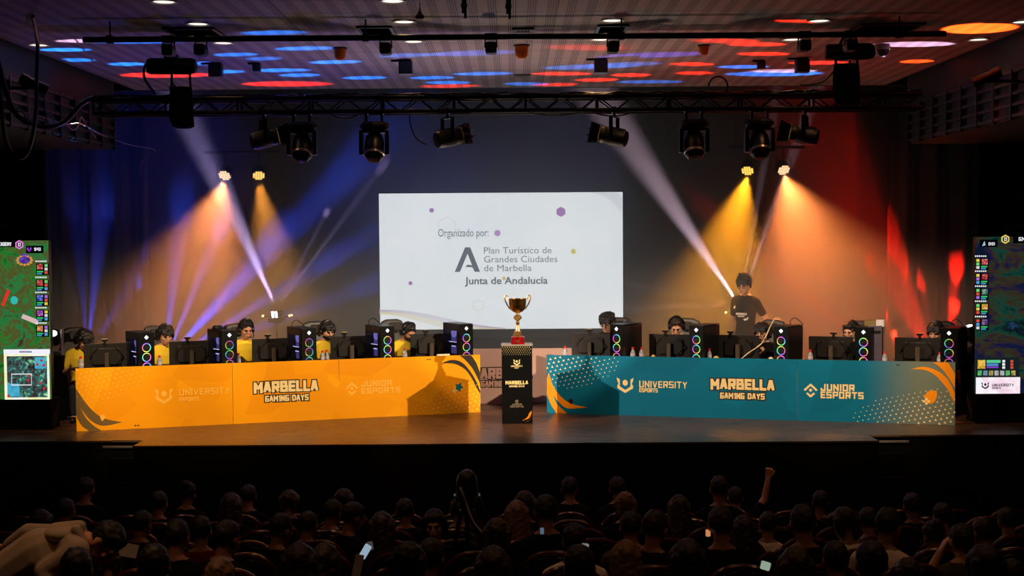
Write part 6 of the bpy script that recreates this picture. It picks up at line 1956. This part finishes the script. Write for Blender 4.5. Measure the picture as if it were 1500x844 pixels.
# head px, py, hair kind, hair colour, top colour, turn in degrees
crowd = [(122, 717, 'crop', 'd', 'k', 0), (92, 750, 'crop', 'd', 'k', 5), (55, 765, 'fringe', 'd', 'k', 0), (205, 765, 'crop', 'd', 'k', -12), (230, 738, 'crop', 'd', 'k', 0), (105, 832, 'crop', 'd', 'k', 10), (160, 817, 'fringe', 'd', 'k', -6), (220, 827, 'crop', 'd', 'k', 8),
         (272, 724, 'bun', 'd', 'k', 0), (336, 744, 'long', 'b', 'k', 0), (362, 727, 'crop', 'd', 'k', 0), (290, 776, 'crop', 'd', 'r', 14), (330, 786, 'crop', 'd', 'k', -25), (422, 737, 'fringe', 'b', 'k', 0), (410, 772, 'crop', 'd', 'k', -35), (450, 766, 'crop', 'd', 'k', -10), (486, 751, 'crop', 'd', 'n', -20), (318, 838, 'long', 'l', 'k', 0), (435, 828, 'long', 'b', 'k', 4), (474, 820, 'long', 'b', 'k', -4), (255, 785, 'crop', 'd', 'k', 0),
         (502, 735, 'fringe', 'b', 'k', 0), (517, 757, 'crop', 'd', 'k', -50), (558, 772, 'long', 'b', 'o', 0), (592, 750, 'crop', 'd', 'n', 10), (596, 826, 'fringe', 'd', 'k', 0), (631, 812, 'crop', 'd', 'k', -14), (722, 832, 'long', 'b', 'k', 0), (728, 785, 'fringe', 'b', 'k', 0),
         (757, 757, 'long', 'l', 'o', 6), (769, 741, 'fringe', 'b', 'k', 0), (835, 716, 'crop', 'd', 'k', 0), (905, 716, 'crop', 'd', 'k', 6), (917, 742, 'fringe', 'l', 'k', 0), (842, 790, 'crop', 'd', 'w', 0), (925, 770, 'crop', 'd', 'g', 0), (962, 772, 'crop', 'd', 'k', -30), (996, 746, 'long', 'b', 'k', 0), (850, 828, 'crop', 'd', 'k', 0), (918, 816, 'long', 'l', 'c', 0),
         (1055, 717, 'crop', 'd', 'k', 0), (1092, 776, 'long', 'd', 'k', 0), (1128, 766, 'crop', 'd', 'w', -16), (1058, 768, 'crop', 'd', 'k', 0), (1205, 736, 'crop', 'd', 'k', -20), (1240, 765, 'fringe', 'd', 'w', 10), (1010, 822, 'long', 'd', 'k', 0), (1170, 832, 'long', 'b', 'k', 0), (1180, 765, 'crop', 'd', 'k', 0), (1228, 815, 'crop', 'd', 'k', 0),
         (1275, 760, 'crop', 'd', 'k', 0), (1306, 768, 'crop', 'd', 'w', -40), (1340, 742, 'crop', 'd', 'k', 0), (1385, 758, 'crop', 'd', 'k', 0), (1372, 782, 'bun', 'd', 'k', 8), (1450, 828, 'long', 'd', 'k', 0), (1282, 822, 'crop', 'd', 'k', 0), (1335, 838, 'fringe', 'b', 'o', 0), (1490, 838, 'crop', 'd', 'k', 0), (1445, 778, 'crop', 'd', 'k', 12), (1480, 760, 'crop', 'd', 'k', 0), (672, 748, 'crop', 'd', 'k', 0), (800, 752, 'crop', 'd', 'n', 5)]
HN = {'crop': 'short', 'fringe': 'tousled', 'long': 'long', 'bun': 'tied-up'}
HC = {'d': 'dark', 'b': 'brown', 'l': 'blond'}
placed = [[7, 1078, 0], [2, 1412, 0], [4, 636, 0], [1, 40, 0], [1, 130, 0]]
NSP = len(placed)
for px, py, kd, hc, tc_, deg in crowd:
    yc = py + .007 * (px - 750)
    D = 1478.0 / max(6, yc - 611)
    row = min(range(8), key=lambda i: abs(ROWS[i] - D) + sum(9 * max(0, .44 - abs((p_[1] - px) / pxm(ROWS[i]))) for p_ in placed if p_[0] == i))
    py += 4 if py < 760 else 8 if py < 801 else 12
    placed.append([row, px, py, kd, hc, tc_, deg])
placed = placed[NSP:]
seats_used = []
def seat_person(o, row, px, py, headc, rz, smin=.82, smax=1.06):
    """Scale and stand a seated figure so that its head is where the photo has it."""
    D = ROWS[row]
    H = P(px, py, D)
    s = (H.z - zf(D)) / headc.z
    s = max(smin, min(smax, s))
    R = Matrix.Rotation(rz, 3, 'Z')
    off = R @ (headc * s)
    o.location = (H.x - off.x, D - off.y * .0 - .0, H.z - off.z)
    o.rotation_euler = (0, 0, rz)
    o.scale = (s, s, s)
    seats_used.append((row, o.location.x))
first = True
used = {}
for row, px, py, kd, hc, tc_, deg in sorted(placed):
    o = proto if first else proto.copy()
    if not first: COL.objects.link(o)
    rz = PI + math.radians(deg)
    seat_person(o, row, px, py, PHC, rz)
    hh = hairs[kd].copy(); COL.objects.link(hh); hh.parent = o; hh.name = 'hair'
    hh.material_slots[0].link = 'OBJECT'; hh.material_slots[0].material = HM[hc]
    for c in kids:
        d = c if first else c.copy()
        if not first:
            COL.objects.link(d); d.parent = o
        if c.name.startswith('shirt'):
            d.material_slots[0].link = 'OBJECT'; d.material_slots[0].material = SHM[tc_]
    first = False
    o['row_'] = row
    used.setdefault(row, []).append((o.location.x, o, kd, hc, tc_))
ROWN = ['last row', 'second last row', 'third last row', 'fourth last row', 'fourth row from stage', 'third row from stage', 'second row from stage', 'first row by stage']
for row, lst in used.items():
    lst.sort(key=lambda t: t[0])
    for j, (x, o, kd, hc, tc_) in enumerate(lst):
        o['label'] = 'spectator in %s with %s %s hair, %s from left in %s' % (SHN[tc_], HN[kd], HC[hc], WORDS[j], ROWN[row])
        o['category'] = 'person'; o['group'] = 'seated spectators seen from behind'
        del o['row_']
for o in hairs.values():
    bpy.data.objects.remove(o)

# spectators with a pose of their own
# raised arm
b, Hm = figure('spectator raising a bent arm with closed fist towards the stage', (0, 0, 0), 0, 1, 1.0, lean=.06, neck=-.03, hairk='crop', shirt=SHM['n'], face=False, sk=SK1,
               ls=((-.33, -.1, 1.2), (-.37, -.12, 1.42), (0, -1, 0), 1.15), rs=((.23, -.02, .7), (.09, -.26, .66)), vox=.007)
seat_person(b, 7, 1078, 732, Hm @ Vector((0, 0, 0)), PI)
b['group'] = 'spectators with a pose of their own'
# hand at the cheek
b, Hm = figure('spectator in grey leaning the head on one hand at the red side', (0, 0, 0), 0, 1, 1.0, lean=.06, neck=-.03, hairk='crop', shirt=SHM['g'], face=False, sk=SK1, sleeve='short',
               rs=((.3, -.08, .82), (.13, -.12, 1.12), (-1, 0, 0), .35), ls=((-.23, -.02, .7), (-.09, -.26, .66)), vox=.007)
seat_person(b, 2, 1412, 797, Hm @ Vector((0, 0, 0)), PI)
# woman turned round, face to the camera
b, Hm = figure('long-haired spectator turned round, face looking back at the camera', (0, 0, 0), 0, 1, 1.0, lean=.06, neck=-.03, hairk='long', shirt=SHM['k'], face=True, sk=SK1, twist=.0, hy=.5,
               ls=((-.23, -.02, .7), (-.09, -.26, .66)), rs=((.23, -.02, .7), (.09, -.26, .66)), vox=.007)
seat_person(b, 4, 637, 768, Hm @ Vector((0, 0, 0)), math.radians(-32))
seats_used.pop()
# bending person in a grey hoodie
HD = 7.3
def hp_(x, y, dz=0.0): return P(x, y, HD + dz)
HOOD = pm('grey_hoodie', (186, 168, 148), .95, var=.08, spec=.1)
b = MB(); sh = MB(); tr = MB()
hip = hp_(-18, 868); ches = hp_(62, 815); neck = hp_(122, 792); hd = hp_(154, 797)
b.cap(hip, ches, .13, .14); b.cap(ches, neck, .14, .06); b.cap(neck, hd, .05, .05)
HMx = T(hd) @ RZ(-.35) @ RY(2.2) @ RZ(PI / 2) @ Matrix.Scale(1.05, 4)
q_ = (hp_(178, 815) - hd).normalized()                    # crown direction: over and down to the right
fz = q_; fy = Vector((0.25, -.35, .0)) - fz * Vector((.25, -.35, 0)).dot(fz)
dn = Vector((0, 0, -1)); face_d = (Vector((-.25, -.25, -1)) - fz * Vector((-.25, -.25, -1)).dot(fz)).normalized()
yb = -face_d; xb = yb.cross(fz).normalized()
fz = (hp_(172, 785) - hp_(140, 808)).normalized(); face_d = (Vector((.35, -.35, -.9)) - fz * Vector((.35, -.35, -.9)).dot(fz)).normalized(); yb = -face_d; xb = yb.cross(fz).normalized()
HMx = T(hd) @ Matrix(((xb.x, yb.x, fz.x, 0), (xb.y, yb.y, fz.y, 0), (xb.z, yb.z, fz.z, 0), (0, 0, 0, 1))) @ Matrix.Scale(1.0, 4)
head_parts(b, HMx)
shR, elR, wrR = hp_(112, 808, -.14), hp_(66, 838, -.18), hp_(74, 872, -.25)
shL, elL, wrL = hp_(96, 786, .14), hp_(42, 780, .25), hp_(10, 802, .3)
for S, E, W in ((shR, elR, wrR), (shL, elL, wrL)):
    b.cap(S, E, .05, .042); b.cap(E, W, .042, .028); hand(b, W, W - E, (0, -1, 0), 1, .4)
kneeR, kneeL = Vector((hip.x + .1, hip.y + .2, zf(HD) + .5)), Vector((hip.x + .1, hip.y - .06, zf(HD) + .5))
for K, o_ in ((kneeR, .12), (kneeL, -.06)):
    h0 = hip + Vector((0, o_, -.05)); A = Vector((K.x - .06, K.y, zf(K.y) + .08))
    for m, g in ((b, -.012), (tr, .004)):
        m.cap(h0, K, .085 + g, .06 + g); m.cap(K, A, .06 + g, .045 + g)
    b.cap(A, A + Vector((.14, 0, -.045)), .04, .032)
hoody = b.fused('person', SK1, None, .0075, 3)
tag(hoody, 'person in light grey hoodie bending forward over the seats', 'person')
sh.cap(hip, ches, .15, .165); sh.cap(ches, hp_(108, 800), .165, .1)
sh.cap(hp_(100, 792), shR, .1, .075); sh.cap(hp_(100, 792), shL, .1, .07)
sh.cap(shR, elR, .075, .06); sh.cap(elR, elR + (wrR - elR) * .9, .06, .045); sh.cap(shL, elL, .07, .055); sh.cap(elL, elL + (wrL - elL) * .85, .055, .045)
sh.fused('hoodie', HOOD, hoody, .011, 3)
hd_ = MB().ell(hp_(96, 780), (.12, .13, .05)).cap(hp_(82, 778), hp_(116, 772), .05, .04).cap(hp_(116, 772), hp_(124, 790), .032, .026).cap(hp_(112, 776, -.08), hp_(124, 800, -.1), .03, .025)
hd_.fused('hood', HOOD, hoody, .009, 3)
tr.fused('trousers', pm('dark_trousers', (24, 26, 34), .8), hoody, .012, 3)
hair('crop', HMx, HAIRD, hoody, .0075)
face_children(hoody, HMx)

# seats: every row on a regular pitch, shifted so that people sit in them
PITCH_S = .535
for row, D in enumerate(ROWS):
    half = 815 / pxm(D) + .15
    xs = [x for r, x in seats_used if r == row]
    best, bo = 1e9, 0
    for t in range(54):
        o_ = t * .01
        e_ = sum(min(abs((x - o_ + 50 * PITCH_S) % PITCH_S), PITCH_S - abs((x - o_ + 50 * PITCH_S) % PITCH_S)) ** 2 for x in xs)
        if e_ < best: best, bo = e_, o_
    n0 = math.ceil((-half - bo) / PITCH_S); n1 = math.floor((half - bo) / PITCH_S)
    for j, k in enumerate(range(n0, n1 + 1)):
        x = bo + k * PITCH_S
        lab = 'maroon theatre seat, %s from left in %s' % (WORDS[j], ROWN[row])
        if row == 0 and j == 0:
            e = seat0; e.location = (x, D + .02, zf(D)); e.rotation_euler = (0, 0, PI)
        else:
            e = dup(seat0, (x, D + .02, zf(D)), PI)
        tag(e, lab, 'seat', 'theatre seats')

# tripod with a covered camera in the audience
TD = 9.7
tb = P(684, 700, TD)
e = empty('camera_tripod', (tb.x, TD, zf(TD)), 0, 'black tripod standing between the seats in the middle of the audience', 'tripod')
h = tb.z - zf(TD) - .16
MB().cyl((0, 0, .55), (0, 0, h), .018).cyl((0, 0, h - .12), (0, 0, h - .02), .045, .05).build('column', BLKM, e)
for i in range(3):
    t = 2 * PI * i / 3 + PI / 2
    MB().cyl((.05 * math.cos(t), .05 * math.sin(t), h - .08), (.36 * math.cos(t), .36 * math.sin(t), .005), .017, .012).build('leg', BLKM, e)
MB().box((0, 0, h + .0), (.16, .12, .03)).cyl((.1, 0, h + .01), (.13, .02, h - .1), .009).build('pan_head', GREYM, e)
e = empty('covered_camera', (tb.x, TD, zf(TD) + h + .015), 0, 'black rounded camera under a cover on top of the tripod', 'camera')
MB().loft([((0, 0, 0), .09, .08), ((0, 0, .03), .085, .08), ((0, 0, .12), .08, .075), ((0, 0, .17), .066, .06), ((0, 0, .2), .035, .03), ((0, 0, .208), .012, .01)], 20).build('cover', BLKP, e)
MB().rbox((0, 0, .008), (.2, .12, .016), .03).build('grey_rim', GREYM, e)
MB().box((-.05, -.05, -.0), (.02, .02, .02)).box((.045, -.05, -.0), (.03, .02, .025)).build('connector', SILV, e, smooth=False)
pts = catmull([P(674, 714, TD - .08), P(678, 724, TD - .1), P(683, 738, TD - .08), P(690, 757, TD - .1), P(696, 768, TD - .1), P(706, 780, TD - .12), P(711, 790, TD - .14), P(709, 803, TD - .16), P(708, 816, TD - .16)], 6)
tag(MB().tube(pts, .008, 6).build('white_cable', pm('white_cable2', (190, 180, 165), .5)), 'white cable hanging down from the camera along the tripod', 'cable')
# phones in hand
def phone(px, py, D, rz, tilt, roll, col, st_, label, w_=.07, h_=.145):
    p_ = P(px, py, D)
    e = empty('phone', p_, rz, label, 'phone')
    M = RY(roll) @ RX(tilt)
    MB().rbox((0, 0, 0), (w_, .009, h_), .01, M, axis='y').build('body', BLKP, e)
    MB().rbox((0, -.0052, 0), (w_ * .9, .001, h_ * .92), .008, M, axis='y').build('display', em('phone_' + label[:14].replace(' ', '_') + str(px), col, st_), e, smooth=False)
phone(535, 808, 8.0, 0, -.3, .55, (190, 215, 240), .55, 'tilted phone with bluish lit display left of the tripod', .05, .1)
phone(542, 800, 8.3, 0, -.3, -.2, (150, 140, 130), .18, 'dim grey phone right behind the bluish lit phone', .045, .06)
phone(857, 803, 7.9, 0, -.4, .1, (190, 190, 190), .35, 'phone with pale display behind the white-shirted spectator', .05, .06)
phone(1037, 781, 8.4, 0, -.2, .0, (255, 170, 110), .55, 'phone with orange display beside the long-haired spectator', .035, .05)
phone(1121, 829, 7.0, 0, -.2, .3, (190, 215, 190), .5, 'phone with game on the display in the nearest rows', .06, .05)
phone(794, 778, 9.0, 0, -.2, .0, (120, 150, 170), .4, 'phone with blue-grey display beside the blond long-haired spectator', .03, .05)
# strap of white paper on a seat and a note
for pl_, s_, lab in ((( 524, 830), (.05, .14), 'white paper strip hanging over a seat in the nearest rows'), ((187, 806), (.12, .08), 'white sheet of paper beside the bending person')):
    p_ = P(pl_[0], pl_[1], 7.6 if pl_[0] > 300 else 7.7)
    o = MB().box((0, 0, 0), (s_[0], .002, s_[1]), RY(.2) @ RX(-.25)).build('paper_strip' if pl_[0] > 300 else 'paper_sheet', pm('dull_paper', (190, 182, 178), .7), None, p_, smooth=False)
    tag(o, lab, 'paper')
